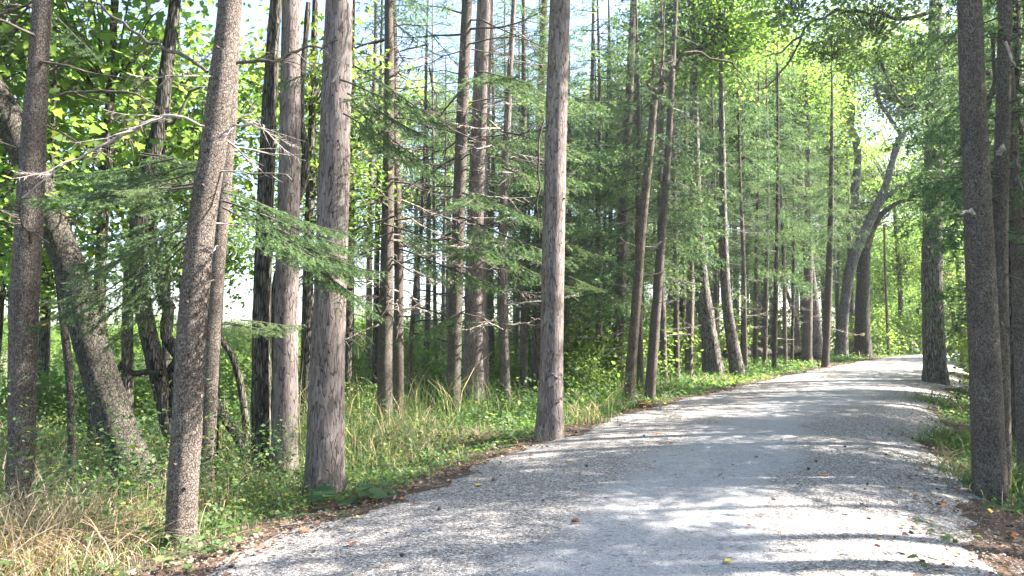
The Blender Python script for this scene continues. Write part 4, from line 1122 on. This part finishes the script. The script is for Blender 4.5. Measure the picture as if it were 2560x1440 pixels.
TRUNKS = [(o.location.x, o.location.y) for o in bpy.data.objects if o.get('category') == 'tree' and 3 < o.location.y < 24 and abs(o.location.x) < 16]
sx = np.repeat([a for a, b in TRUNKS], 90) ; sy = np.repeat([b for a, b in TRUNKS], 90)
sa = rg.uniform(0, 6.283, len(sx)); sr = rg.uniform(.12, .55, len(sx))
sx, sy = sx + np.cos(sa) * sr, sy + np.sin(sa) * sr
ok = np.abs(lat(sx, sy)) > 2.35
sx, sy = sx[ok], sy[ok]
V, F, T = blades(np.stack([sx, sy, ground(sx, sy) - .01], 1), rg.uniform(.08, .38, len(sx)), rg.uniform(.007, .014, len(sx)) * np.clip(sy / 12, .7, 2), rg.uniform(.2, 1.3, len(sx)), np.where(rg.random(len(sx)) < .2, rg.uniform(.66, 1, len(sx)), rg.uniform(.1, .6, len(sx))), rg)
g2_ = link('grass', mesh('grass', V, F, M['grass'], T)); tag(g2_, 'grass tufts gathered round the feet of the trunks', 'grass', kind='stuff')

# leafy herbs: little shoots carrying leaves at several heights
x, y = spots(52000, 3.6, 55, rg, .8)
d = lat(x, y)
ok = ((d < -2.55) | (d > 2.6)) & (patchy(x, y, .9, 1) + rg.normal(0, .15, len(x)) > .34) & (rg.random(len(x)) < sstep(2.3, 3.3, np.abs(d)))
zone = np.exp(-((x + 3.6) ** 2 + (y - 5.0) ** 2) / 1.6) + np.exp(-((x + 1.2) ** 2 + (y - 12.5) ** 2) / 1.5)
ok &= rg.random(len(x)) > zone
x, y, d = x[ok], y[ok], d[ok]
k = 7
hh = (1 - .6 * sstep(17, 28, y)) * (.07 + sstep(3.0, 4.6, np.abs(d)) * (.15 + 1.15 * patchy(x, y, .7, 5) ** 1.5)) * rg.uniform(.5, 1.2, len(x))
x = np.repeat(x, k); y = np.repeat(y, k); hh = np.repeat(hh, k)
n = len(x); u = rg.random(n)
x = x + rg.normal(0, .05, n) * (1 + u) * np.clip(y / 8, .8, 3); y2 = y + rg.normal(0, .06, n)
P = np.stack([x, y2, ground(x, y2) + .02 + hh * u], 1)
az = rg.uniform(0, 6.283, n); dp = rg.normal(-.1, .4, n)
dr = np.stack([np.cos(az) * np.cos(dp), np.sin(az) * np.cos(dp), np.sin(dp)], 1)
S = rg.uniform(.032, .078, n) * np.clip(y / 11, .8, 2.0)
V, F = scatter(LEAF4[0], LEAF4[1], frames(dr, rg.normal(0, .4, n)), P, S[:, None])
T = np.clip(rg.normal(.42, .2, n) + .22 * patchy(x, y, .45, 8), 0, 1)
h_ = link('undergrowth', mesh('undergrowth', V, F, M['herb'], np.repeat(T, 4))); tag(h_, 'low leafy green herbs under the trees', 'undergrowth', kind='stuff')

# leaf litter along both margins
x, y = spots(60000, 3.2, 40, rg, .8)
d = lat(x, y)
pr = np.exp(-((d + 2.45) / .28) ** 2) + .10 * (d < -2.3) + .9 * np.exp(-((d - 2.75) / .6) ** 2) + .14 * (d > 2.4) + .006
ok = rg.random(len(x)) < pr * .9
x, y = x[ok], y[ok]; n = len(x)
az = rg.uniform(0, 6.283, n); dr = np.stack([np.cos(az), np.sin(az), rg.normal(0, .3, n)], 1)
S = rg.uniform(.022, .06, n) * np.clip(y / 14, 1, 2.2)
V, F = scatter(LEAF4[0], LEAF4[1], frames(dr, rg.normal(0, .5, n)), np.stack([x, y, ground(x, y) + .03], 1), S[:, None])
l_ = link('leaf_litter', mesh('leaf_litter', V, F, M['litter'], np.repeat(np.clip(rg.normal(.5, .25, n), 0, 1), 4))); tag(l_, 'brown leaf litter along the margins of the gravel path', 'leaf litter', kind='stuff')

# needles and twigs fallen on the gravel
x, y = spots(16000, 3.2, 26, rg, .8)
d = lat(x, y); ok = (d > -2.6) & (d < 3.2) & (rg.random(len(x)) < .35 + .4 * np.abs(d) / 2.4)
x, y = x[ok], y[ok]; n = len(x)
az = rg.uniform(0, 6.283, n); dr = np.stack([np.cos(az), np.sin(az), rg.normal(0, .06, n)], 1)
S = np.stack([rg.uniform(.025, .11, n), rg.uniform(.0022, .005, n), rg.uniform(.0022, .005, n)], 1)
tv = np.array([[0, -.5, .3], [0, .5, .3], [1, 0, .3], [0, 0, 1.1]], float)
Rm = frames(dr)
v = np.einsum('nij,nkj->nki', Rm, tv[None] * S[:, None, :]) + np.stack([x, y, ground(x, y) + .0225], 1)[:, None]
F = (np.array([[0, 1, 2], [1, 3, 2], [3, 0, 2]])[None] + (np.arange(n) * 4)[:, None, None]).reshape(-1, 3)
w_ = link('twig_litter', mesh('twig_litter', v.reshape(-1, 3), F, M['litter'], np.repeat(rg.uniform(0, .6, n), 4))); tag(w_, 'fallen needles and twigs strewn on the gravel', 'twigs', kind='stuff')

# loose gravel
x, y = spots(46000, 3.2, 13, rg, .9)
d = lat(x, y); ok = (d > -2.75) & (d < 3.3) & (rg.random(len(x)) < .18 + .7 * sstep(.5, 1.7, np.abs(d - .2)))
x, y = x[ok], y[ok]; n = len(x)
tv = np.array([[1, 0, 0], [0, 1, 0], [-1, 0, 0], [0, -1, 0], [0.1, .1, .8], [0, 0, -.5]], float); tf = np.array([[0, 1, 4], [1, 2, 4], [2, 3, 4], [3, 0, 4]])
az = rg.uniform(0, 6.283, n); dr = np.stack([np.cos(az), np.sin(az), rg.normal(0, .2, n)], 1)
V, F = scatter(tv, tf, frames(dr), np.stack([x, y, ground(x, y) + .0215], 1), np.stack([rg.uniform(.003, .010, n), rg.uniform(.003, .008, n), rg.uniform(.003, .007, n)], 1))
s_ = link('gravel', mesh('gravel', V, F, M['pebble'], np.repeat(np.clip(rg.normal(.5, .25, n), 0, 1), 6))); tag(s_, 'loose pale gravel stones on the path', 'gravel', kind='stuff')


# individual tufts and plants
def tuft(name, px, py, n, h, w, spread, T, label, lean=(.4, 1.4), cat='grass clump', plume=0, seed=0, bias=None, loc=None):
    r_ = np.random.default_rng(seed)
    b = foot(px, py) if loc is None else loc
    t = thing(name, b, label, cat)
    P = np.stack([r_.normal(0, spread, n), r_.normal(0, spread, n), np.full(n, -.02)], 1)
    V, F, TT = blades(P, h * r_.uniform(.45, 1.15, n), w * r_.uniform(.6, 1.2, n), r_.uniform(*lean, n), T[0] + (T[1] - T[0]) * r_.random(n), r_, 5, .8)
    if bias is not None:
        zz = np.clip(V[:, 2], 0, None)
        V[:, 0] += bias[0] * zz ** 1.6; V[:, 1] += bias[1] * zz ** 1.6
    o = link('blades', mesh('blades', V, F, M['grass'], TT), t); o['kind'] = 'stuff'
    for k in range(plume):
        a = r_.uniform(0, 6.28); L_ = h * r_.uniform(1.0, 1.5); ln = r_.uniform(.2, .5)
        bx, by = (bias or (0, 0))
        q = np.array([[math.cos(a) * ln * L_ * u ** 2 + bx * (L_ * u) ** 1.6, math.sin(a) * ln * L_ * u ** 2 + by * (L_ * u) ** 1.6, L_ * (u - .2 * u ** 3)] for u in np.linspace(0, 1, 8)])
        V1, F1 = tube(q, np.linspace(.0035, .0015, 8), 4)
        st = link('stalk', mesh('stalk', V1, tri(F1), M['grass'], np.full(len(V1), r_.uniform(.5, .85))), t)
        m = 16
        uu = r_.uniform(.25, .98, m); pp = np.stack([np.interp(uu, np.linspace(0, 1, 8), q[:, c]) for c in range(3)], 1)
        aa = r_.uniform(0, 6.28, m); dd = np.stack([np.cos(aa), np.sin(aa), r_.uniform(-.3, .9, m)], 1)
        tv = np.array([[0, -.03, 0], [0, .03, 0], [.5, -.04, .05], [.5, .04, .05], [1, 0, -.15]], float); tf = np.array([[0, 1, 3], [0, 3, 2], [2, 3, 4]])
        V2, F2 = scatter(tv, tf, frames(dd), pp, (h * r_.uniform(.14, .30, m))[:, None])
        sl = link('stalk_leaves', mesh('stalk_leaves', V2, F2, M['grass'], np.repeat(r_.uniform(T[0], T[1], m), 5)), st); sl['kind'] = 'stuff'
    return t


tuft('dry_grass_clump', 60, 1430, 950, .66, .013, .34, (.74, 1), 'large clump of bleached dry grass in the near corner', (.3, 1.3), plume=5, seed=1, bias=(.25, -.1))
tuft('dry_grass_clump', 200, 1405, 330, .48, .011, .26, (.66, 1), 'collapsed pinkish dry grass beside the large bleached clump', (.7, 2.0), plume=3, seed=2, bias=(.35, 0))
tuft('dry_grass_clump', 30, 1300, 240, .80, .013, .20, (.35, 1), 'tall bent grass blades before the straight dark spruce', (.2, 1.0), plume=4, seed=3, bias=(.15, 0))
tuft('dry_grass_clump', 320, 1340, 200, .55, .012, .22, (.5, 1), 'sparse curling dry blades before the foot of the leaning tree', (.9, 2.0), plume=2, seed=4)
tuft('reed_grass', 590, 1260, 26, .5, .010, .10, (.2, .9), 'tall thin reed stalks beside the slimmer spruce', (.3, 1.2), plume=6, seed=5, cat='reed')
tuft('reed_grass', 1145, 1105, 130, .65, .018, .14, (.15, .55), 'arching plume grass bowed over toward the path', (.3, 1.1), plume=9, seed=6, bias=(.55, -.1), cat='reed')
tuft('dry_grass_clump', 1205, 1110, 110, .42, .012, .16, (.72, 1), 'pinkish curled dry grass under the arching plume grass', (.7, 1.8), plume=0, seed=7, bias=(.3, 0))
tuft('dry_grass_clump', 1090, 1130, 130, .50, .009, .26, (.66, .95), 'straw-brown seedy grass in the sunlit gap before the pines', (.3, 1.3), plume=4, seed=8)
tuft('dry_grass_clump', 980, 1150, 120, .48, .008, .26, (.6, .95), 'brown seedy grass nearest the thickest red pine', (.3, 1.3), plume=4, seed=9)
tuft('reed_grass', 1310, 1040, 90, .55, .014, .16, (.1, .5), 'green reed tuft between the slender pink pine and the big smooth one', (.3, 1.1), plume=4, seed=10, cat='reed')
tuft('reed_grass', 1470, 1060, 160, .55, .012, .24, (.2, .9), 'mixed green and straw grass just past the big smooth red pine', (.3, 1.2), plume=4, seed=11, cat='reed')
tuft('reed_grass', 1540, 1030, 150, .65, .012, .24, (.15, .8), 'tall green grass round the foot of the first leaning spruce', (.3, 1.2), plume=5, seed=12, cat='reed')
tuft('reed_grass', 1690, 985, 150, .6, .014, .3, (.15, .7), 'grass tuft before the grey poles and the pale pink pine', (.3, 1.2), plume=4, seed=13, cat='reed')
tuft('reed_grass', 2330, 1010, 420, .42, .010, .35, (.1, .6), 'green grass heaped against the massive old maple', (.4, 1.3), plume=4, seed=14, bias=(-.2, 0), cat='reed')
tuft('reed_grass', 2375, 1120, 300, .48, .012, .30, (.25, .62), 'lush sunlit grass spilling from the verge toward the gravel', (.5, 1.4), plume=8, seed=15, bias=(-.5, -.1), cat='reed')
tuft('reed_grass', 2400, 1190, 260, .38, .010, .30, (.3, .8), 'yellowing verge grass close to the joined spruces', (.5, 1.5), plume=3, seed=16, bias=(-.3, 0), cat='reed')
tuft('reed_grass', 2555, 1240, 120, .50, .018, .12, (.2, .62), 'bright broad-bladed grass behind the joined spruces', (.3, 1.1), plume=2, seed=17, cat='reed')
tuft('dry_grass_clump', 1800, 960, 150, .5, .014, .4, (.5, .9), 'dry grass at the foot of the shaggy maple', (.3, 1.2), plume=3, seed=18)


def broad_plant(name, px, py, n, size, h, mat, label, cat, tmpl=MAPLE, tint=(.3, .7), spread=.10, seed=0):
    """a low plant whose leaves are each a part on its own stem"""
    r_ = random.Random(seed)
    b = foot(px, py)
    t = thing(name, b, label, cat)
    for k in range(n):
        a = r_.uniform(0, 6.28); rr_ = spread * math.sqrt(r_.random()) * 1.8; hz = h * r_.uniform(.5, 1.1)
        e = np.array([math.cos(a) * rr_, math.sin(a) * rr_, hz])
        V1, F1 = tube([np.zeros(3) - [0, 0, .02], e * [.5, .5, .6], e], [.003, .0025, .0018], 4)
        st = link('stem', mesh('stem', V1, tri(F1), M['herb'], np.full(len(V1), .7)), t)
        s = size * r_.uniform(.7, 1.25)
        dr = np.array([[math.cos(a), math.sin(a), r_.uniform(-.25, .3)]])
        V2, F2 = scatter(tmpl[0], tmpl[1], frames(dr, np.array([r_.uniform(-.5, .5)])), e[None], np.array([[s]]))
        link('leaf', mesh('leaf', V2, F2, M[mat], np.full(len(V2), r_.uniform(*tint))), st)
    return t


HEART = (np.array([[0, 0, 0], [-.08, -.22, .03], [.12, -.42, .06], [.45, -.40, .04], [.8, -.2, 0], [1, 0, -.08], [.8, .2, 0], [.45, .40, .04], [.12, .42, .06], [-.08, .22, .03]], float), np.array([[0, i, i + 1] for i in range(1, 9)]))
broad_plant('burdock_plant', 868, 1262, 9, .17, .12, 'herb', 'broad-leaved burdock plant at the foot of the thickest pine', 'plant', HEART, (.2, .5), .12, 1)
broad_plant('burdock_plant', 930, 1252, 7, .13, .10, 'herb', 'smaller broad-leaved burdock nearer the gravel', 'plant', HEART, (.2, .5), .10, 2)
broad_plant('maple_seedling', 515, 1385, 9, .085, .10, 'herb', 'maple seedling with bright leaves right beside the nearest spruce foot', 'plant', MAPLE, (.55, .9), .12, 3)
broad_plant('maple_seedling', 555, 1362, 8, .08, .09, 'herb', 'bright maple seedling, second from the nearest spruce foot', 'plant', MAPLE, (.55, .9), .10, 4)
broad_plant('maple_seedling', 612, 1350, 4, .07, .08, 'herb', 'small bright maple seedling alone at the litter edge', 'plant', MAPLE, (.6, .9), .05, 5)
broad_plant('maple_seedling', 480, 1410, 7, .08, .07, 'herb', 'pale low maple seedling in the near sunlit litter', 'plant', MAPLE, (.7, .95), .12, 6)
broad_plant('violet_plant', 725, 1305, 9, .06, .05, 'herb', 'low heart-leaved plant in the litter before the dappled pine', 'plant', HEART, (.3, .7), .12, 7)
broad_plant('violet_plant', 835, 1300, 7, .055, .05, 'herb', 'tiny heart-leaved plant in the litter before the thickest pine', 'plant', HEART, (.3, .8), .10, 8)
broad_plant('violet_plant', 1365, 1095, 10, .09, .14, 'herb', 'green leafy plant at the foot of the big smooth red pine', 'plant', HEART, (.3, .6), .14, 9)
broad_plant('violet_plant', 2290, 1330, 12, .055, .04, 'herb', 'pale green seedlings in the sunny litter by the verge', 'plant', HEART, (.6, .95), .22, 10)
broad_plant('violet_plant', 2360, 1350, 12, .055, .04, 'herb', 'yellow-green seedlings just past the sunny litter patch', 'plant', HEART, (.6, .98), .2, 11)
broad_plant('seedling_plant', 2312, 1428, 3, .09, .10, 'herb', 'two-leaved bright seedling sticking up from the near litter', 'plant', HEART, (.75, .9), .03, 12)
broad_plant('goldenrod_plant', 1650, 1028, 12, .07, .16, 'yleaf', 'yellow leafy plant at the gravel edge past the orange fern', 'plant', LEAF, (.9, 1), .10, 13)
broad_plant('goldenrod_plant', 1098, 1152, 8, .06, .10, 'yleaf', 'yellow leafy plant at the litter edge under the plume grass', 'plant', LEAF, (.9, 1), .10, 14)
broad_plant('grass_patch_plant', 1668, 1048, 12, .06, .04, 'herb', 'flat green weed growing on the gravel margin', 'plant', LEAF, (.4, .7), .16, 15)


def fern(px, py, n, L_, mat, label, seed, tint=(.4, .7)):
    r_ = np.random.default_rng(seed)
    b = foot(px, py)
    t = thing('fern', b, label, 'fern')
    for k in range(n):
        a = 6.283 * k / n + r_.uniform(-.3, .3)
        s = np.linspace(0, 1, 14); l = L_ * r_.uniform(.75, 1.1)
        q = np.stack([np.cos(a) * l * s * .8, np.sin(a) * l * s * .8, l * (.75 * s - .55 * s ** 2.2)], 1)
        V1, F1 = tube(q, np.linspace(.003, .001, 14), 3)
        V_, F_, T_ = [V1], [tri(F1)], [np.full(len(V1), .5)]
        pos = np.repeat(q[2:], 2, axis=0); sd = np.tile([1, -1], 12)
        base = np.array([np.cos(a), np.sin(a), 0]); per = np.array([-np.sin(a), np.cos(a), 0])
        dr = base * .35 + per * sd[:, None] + [0, 0, -.15]
        S = l * .24 * np.sin(np.repeat(s[2:], 2) * 2.7 + .35)
        tv = LEAF[0] * [1, .55, 1]
        V2, F2 = scatter(tv, LEAF[1], frames(dr), pos, np.maximum(S, .01)[:, None])
        V3, F3, T3 = join([(V1, tri(F1), np.full(len(V1), .5)), (V2, F2, np.full(len(V2), r_.uniform(*tint)))])
        link('frond', mesh('frond', V3, F3, M[mat], T3), t)


fern(1612, 1018, 9, .42, 'litter', 'rust-orange withered fern at the gravel edge', 1, (.9, 1))
fern(752, 1215, 8, .36, 'herb', 'green fern tucked between the two near pines', 2, (.35, .6))
fern(1020, 1120, 8, .40, 'herb', 'green fern in the shade before the close pair of spruces', 3, (.3, .6))
fern(1750, 960, 8, .5, 'herb', 'pale green fern in front of the oak', 4, (.6, .9))
fern(2105, 905, 8, .7, 'herb', 'bluish fern beside the pale leaning maple', 5, (.3, .5))

# undergrowth saplings: yellow-green shrubs that catch sun
SH = [(160, 12, 1.5), (300, 14, 1.6), (60, 13, 1.4), (400, 12.5, 1.2), (600, 14.5, 1.4), (560, 19, 1.7), (780, 17, 1.4), (880, 19, 1.6), (1030, 19, 1.3), (1100, 22, 1.6), (1150, 20, 1.2), (1240, 19.5, 1.2), (1310, 22, 1.5), (1400, 21, 1.3), (1480, 24, 1.7), (1530, 21, 1.2), (1600, 25, 1.5), (1040, 27, 2.0), (860, 28, 2.0), (960, 25, 1.8), (1200, 27, 2.0), (1680, 28, 1.6), (1740, 31, 1.6), (1580, 22, .9),
      (250, 12, 1.0), (120, 10.5, .8), (330, 16, 1.2), (560, 13, .9), (620, 17, 1.2), (900, 15, .9), (1085, 17, 1.2), (1060, 21, 1.4), (860, 22, 1.4), (20, 15, 1.2), (-60, 10, .9), (200, 20, 1.6), (460, 22, 1.5), (700, 28, 1.8), (1350, 25, 1.2),
      (1470, 19, .8), (1240, 23, 1.2), (2190, 47, 1.8), (2240, 52, 2.0), (2110, 49, 1.6), (2410, 38, 1.8), (2470, 26, 1.6), (2540, 20, 1.5), (2500, 33, 2.0), (1900, 42, 2.0), (1960, 48, 2.2), (2420, 55, 2.4), (2000, 40, 1.4), (1820, 37, 1.5), (1640, 31, 1.5), (1560, 27, 1.0), (2170, 60, 2.4), (2280, 66, 2.6), (2350, 72, 2.6)]
SH = [(px, Y, s_ * (.66 if px < 1330 else 1.0)) for k, (px, Y, s_) in enumerate(SH) if px > 1330 or k % 3]
for k, (px, Y, s) in enumerate(SH):
    x_ = px_xy(px, Y)
    if abs(lat(x_, Y)) < 3.2:
        continue
    t = thing('shrub', (x_, Y, gz(x_, Y)), 'yellow-green leafy shrub of the undergrowth, one of many among the trunks', 'shrub', 'leafy shrubs among the trunks')
    o = link('foliage', SAPL[k % 3][0], t, (0, 0, .75 * s), k, s); o['kind'] = 'stuff'
    o = link('limbs', SAPL[k % 3][1], t, (0, 0, .75 * s), k, s); o['kind'] = 'stuff'
    V_, F_ = tube([(0, 0, -.05), (.03 * s, 0, .3 * s), (0, .02, .6 * s)], [.015 * s, .012 * s, .008 * s], 5)
    link('stem', mesh('stem', V_, F_, M['darkwood']), t)

# ------------------------------------------------------------------ fallen leaves and cones one can pick out
LV = [(1188, 1222, 'yellow', .085, 'yellow leaf lying on the shaded gravel near the thickest pine'), (1430, 1315, 'russet', .07, 'curled brown leaf in the middle of the near gravel'),
      (1808, 1415, 'yellow', .07, 'pale yellow leaf at the near bottom of the path'), (2118, 1293, 'orange', .055, 'orange leaf on the edge of the big sun patch'), (2262, 1392, 'russet', .07, 'red-brown leaf in the sunny gravel by the verge'),
      (2522, 1351, 'orange', .085, 'large orange leaf in the grass nearest the camera'), (2478, 1292, 'yellow', .07, 'yellow leaf below the foot of the joined spruces'), (2360, 1275, 'orange', .06, 'small orange leaf in the dark litter of the verge'),
      (2328, 1315, 'yellow', .06, 'yellow leaf on the litter beside the pale seedlings'), (880, 1375, 'russet', .07, 'brown leaf on the near gravel margin'), (900, 1300, 'yellow', .05, 'small yellow leaf in the litter under the burdock'),
      (760, 1341, 'russet', .09, 'large brown leaf at the litter edge'), (1800, 1198, 'russet', .06, 'brown leaf midway across the path'), (2060, 1197, 'russet', .10, 'flat dark leaf on the shaded gravel near the bend of the bands'),
      (1640, 1090, 'orange', .06, 'orange leaf on the gravel past the flat green weed'), (700, 1150, 'yellow', .05, 'yellow leaf caught low in the grass by the dappled pine'), (1315, 1122, 'orange', .06, 'orange leaf in the litter by the big smooth pine'),
      (2010, 1210, 'yellow', .05, 'ochre leaf beyond the flat dark leaf'), (1420, 1160, 'yellow', .06, 'faded yellow leaf near the dark cone'), (640, 1395, 'russet', .06, 'brown leaf close to the maple seedlings')]
for k, (px, py, mt, s, lb) in enumerate(LV):
    b = foot(px, py)
    rs = np.random.default_rng(900 + k)
    V_ = MAPLE[0].copy() * s; V_[:, 2] = np.abs(V_[:, 1]) * rs.uniform(.2, .9) + V_[:, 0] * .12
    o = link('fallen_leaf', mesh('fallen_leaf', V_, MAPLE[1], M[mt]), None, (b.x, b.y, b.z + .027), rs.uniform(0, 6.3))
    tag(o, lb, 'leaf', 'fallen leaves on and beside the path')
CN = [(1467, 1173, 'dark cone lying on the gravel past the big smooth pine'), (1098, 1283, 'dark cone on the shaded gravel near the camera side'), (2040, 1160, 'dark cone among the narrow light bands'), (1610, 985 + 110, 'tiny dark cone on the gravel near the flat green weed'),
      (2022, 1180, 'dark cone beside the flat dark leaf'), (1005, 1400, 'dark cone on the near gravel with sun around it')]
for k, (px, py, lb) in enumerate(CN):
    b = foot(px, py)
    a_ = np.linspace(0, 6.283, 9)[:-1]
    V_ = []
    for j in range(7):
        r__ = [.004, .016, .021, .022, .019, .013, .003][j] * (1.15 if j % 2 else .9)
        V_.append(np.stack([np.full(8, -.03 + .01 * j), np.cos(a_ + j * .4) * r__, np.sin(a_ + j * .4) * r__], 1))
    V_ = np.concatenate(V_); ii = (np.arange(6)[:, None] * 8 + np.arange(8)[None]); jj = (np.arange(6)[:, None] * 8 + (np.arange(8)[None] + 1) % 8)
    o = link('pine_cone', mesh('pine_cone', V_, np.stack([ii, jj, jj + 8, ii + 8], -1).reshape(-1, 4), M['cone']), None, (b.x, b.y, b.z + .033), k * 1.3, .62)
    tag(o, lb, 'pine cone', 'cones on the gravel')

ST = [(430, 1400, .5, 'short dead stick in the litter right of the bleached clump'), (985, 1262, .45, 'dead twig lying in the litter past the burdock'), (1240, 1155, .5, 'dead stick across the litter before the big smooth pine'),
      (1700, 1012, .7, 'dead branch lying along the verge past the yellow plant'), (2385, 1370, .45, 'dead stick on the sunny litter near the joined spruces'), (2300, 1230, .5, 'dead twig at the ragged verge edge of the gravel'),
      (2480, 1400, .55, 'dead branch half hidden in the nearest verge grass'), (700, 1330, .4, 'dead twig in the litter between dappled pine and gravel'), (1480, 1085, .6, 'dead stick in the litter under the mixed grass')]
for k, (px, py, l_, lb) in enumerate(ST):
    b = foot(px, py)
    V_, F_ = dead_branch(300 + k, l_, 4)
    V_[:, 2] *= .18
    tag(link('fallen_stick', mesh('fallen_stick', V_, F_, M['deadwood' if k % 2 else 'darkwood']), None, (b.x, b.y, b.z + .05), k * 1.9), lb, 'stick', 'dead sticks along the verges')

# ------------------------------------------------------------------ labels that tell the background individuals apart
MARKS = [(50, 'dark edge spruce'), (200, 'leaning tree'), (460, 'nearest spruce'), (652, 'furrowed ash'), (712, 'dappled pine'), (818, 'thickest pine'), (978, 'close pair'), (1136, 'leaning spruce'), (1190, 'sturdy pine'),
         (1262, 'slender pink pine'), (1342, 'mossy trunk'), (1380, 'big smooth pine'), (1550, 'first grey spruce'), (1592, 'forked tree'), (1640, 'fern spruce'), (1726, 'pale pink pine'), (1812, 'shaggy maple'),
         (2020, 'log-end spruce'), (2070, 'path-edge pole'), (2120, 'pale leaning maple'), (2160, 'fungus maple'), (2335, 'massive maple'), (2455, 'joined spruces'), (2548, 'blackish trunk')]
KIND = {'backlit broadleaf trees behind the near trunks': 'glowing green broadleaf tree', 'drooping spruces in the wood behind the trunks': 'drooping green spruce', 'leafy shrubs among the trunks': 'yellow-green leafy shrub',
        'tall leafy trees round the far bend': 'tall sunny leafy tree', 'bushy trees along the far edge of the wood': 'low far bushy tree', 'spruces beyond the grassy verge': 'verge-side spruce', 'leafy trees beyond the grassy verge': 'verge-side leafy tree'}
ORD = ['nearest', 'second nearest', 'third nearest', 'fourth nearest', 'fifth nearest', 'sixth nearest', 'seventh nearest', 'eighth nearest', 'ninth nearest', 'tenth nearest']
slots = {}
for o in list(scene.objects):
    gname = o.get('group')
    if o.parent is None and gname in KIND and o.location.y > 2:
        px = 1280 + F_PX * o.location.x / o.location.y
        if -60 <= px <= 2640:
            k = sum(px > m[0] for m in MARKS)
            slots.setdefault((gname, k), []).append(o)
for (gname, k), obs in slots.items():
    obs.sort(key=lambda q: q.location.y)
    if k == 0:
        where = 'at the picture edge before the ' + MARKS[0][1]
    elif k == len(MARKS):
        where = 'at the picture edge past the ' + MARKS[-1][1]
    else:
        where = 'between ' + MARKS[k - 1][1] + ' and ' + MARKS[k][1]
    for j, o in enumerate(obs):
        o['label'] = KIND[gname] + ' seen ' + where + (', ' + ORD[min(j, 9)] + ' there' if len(obs) > 1 else '')
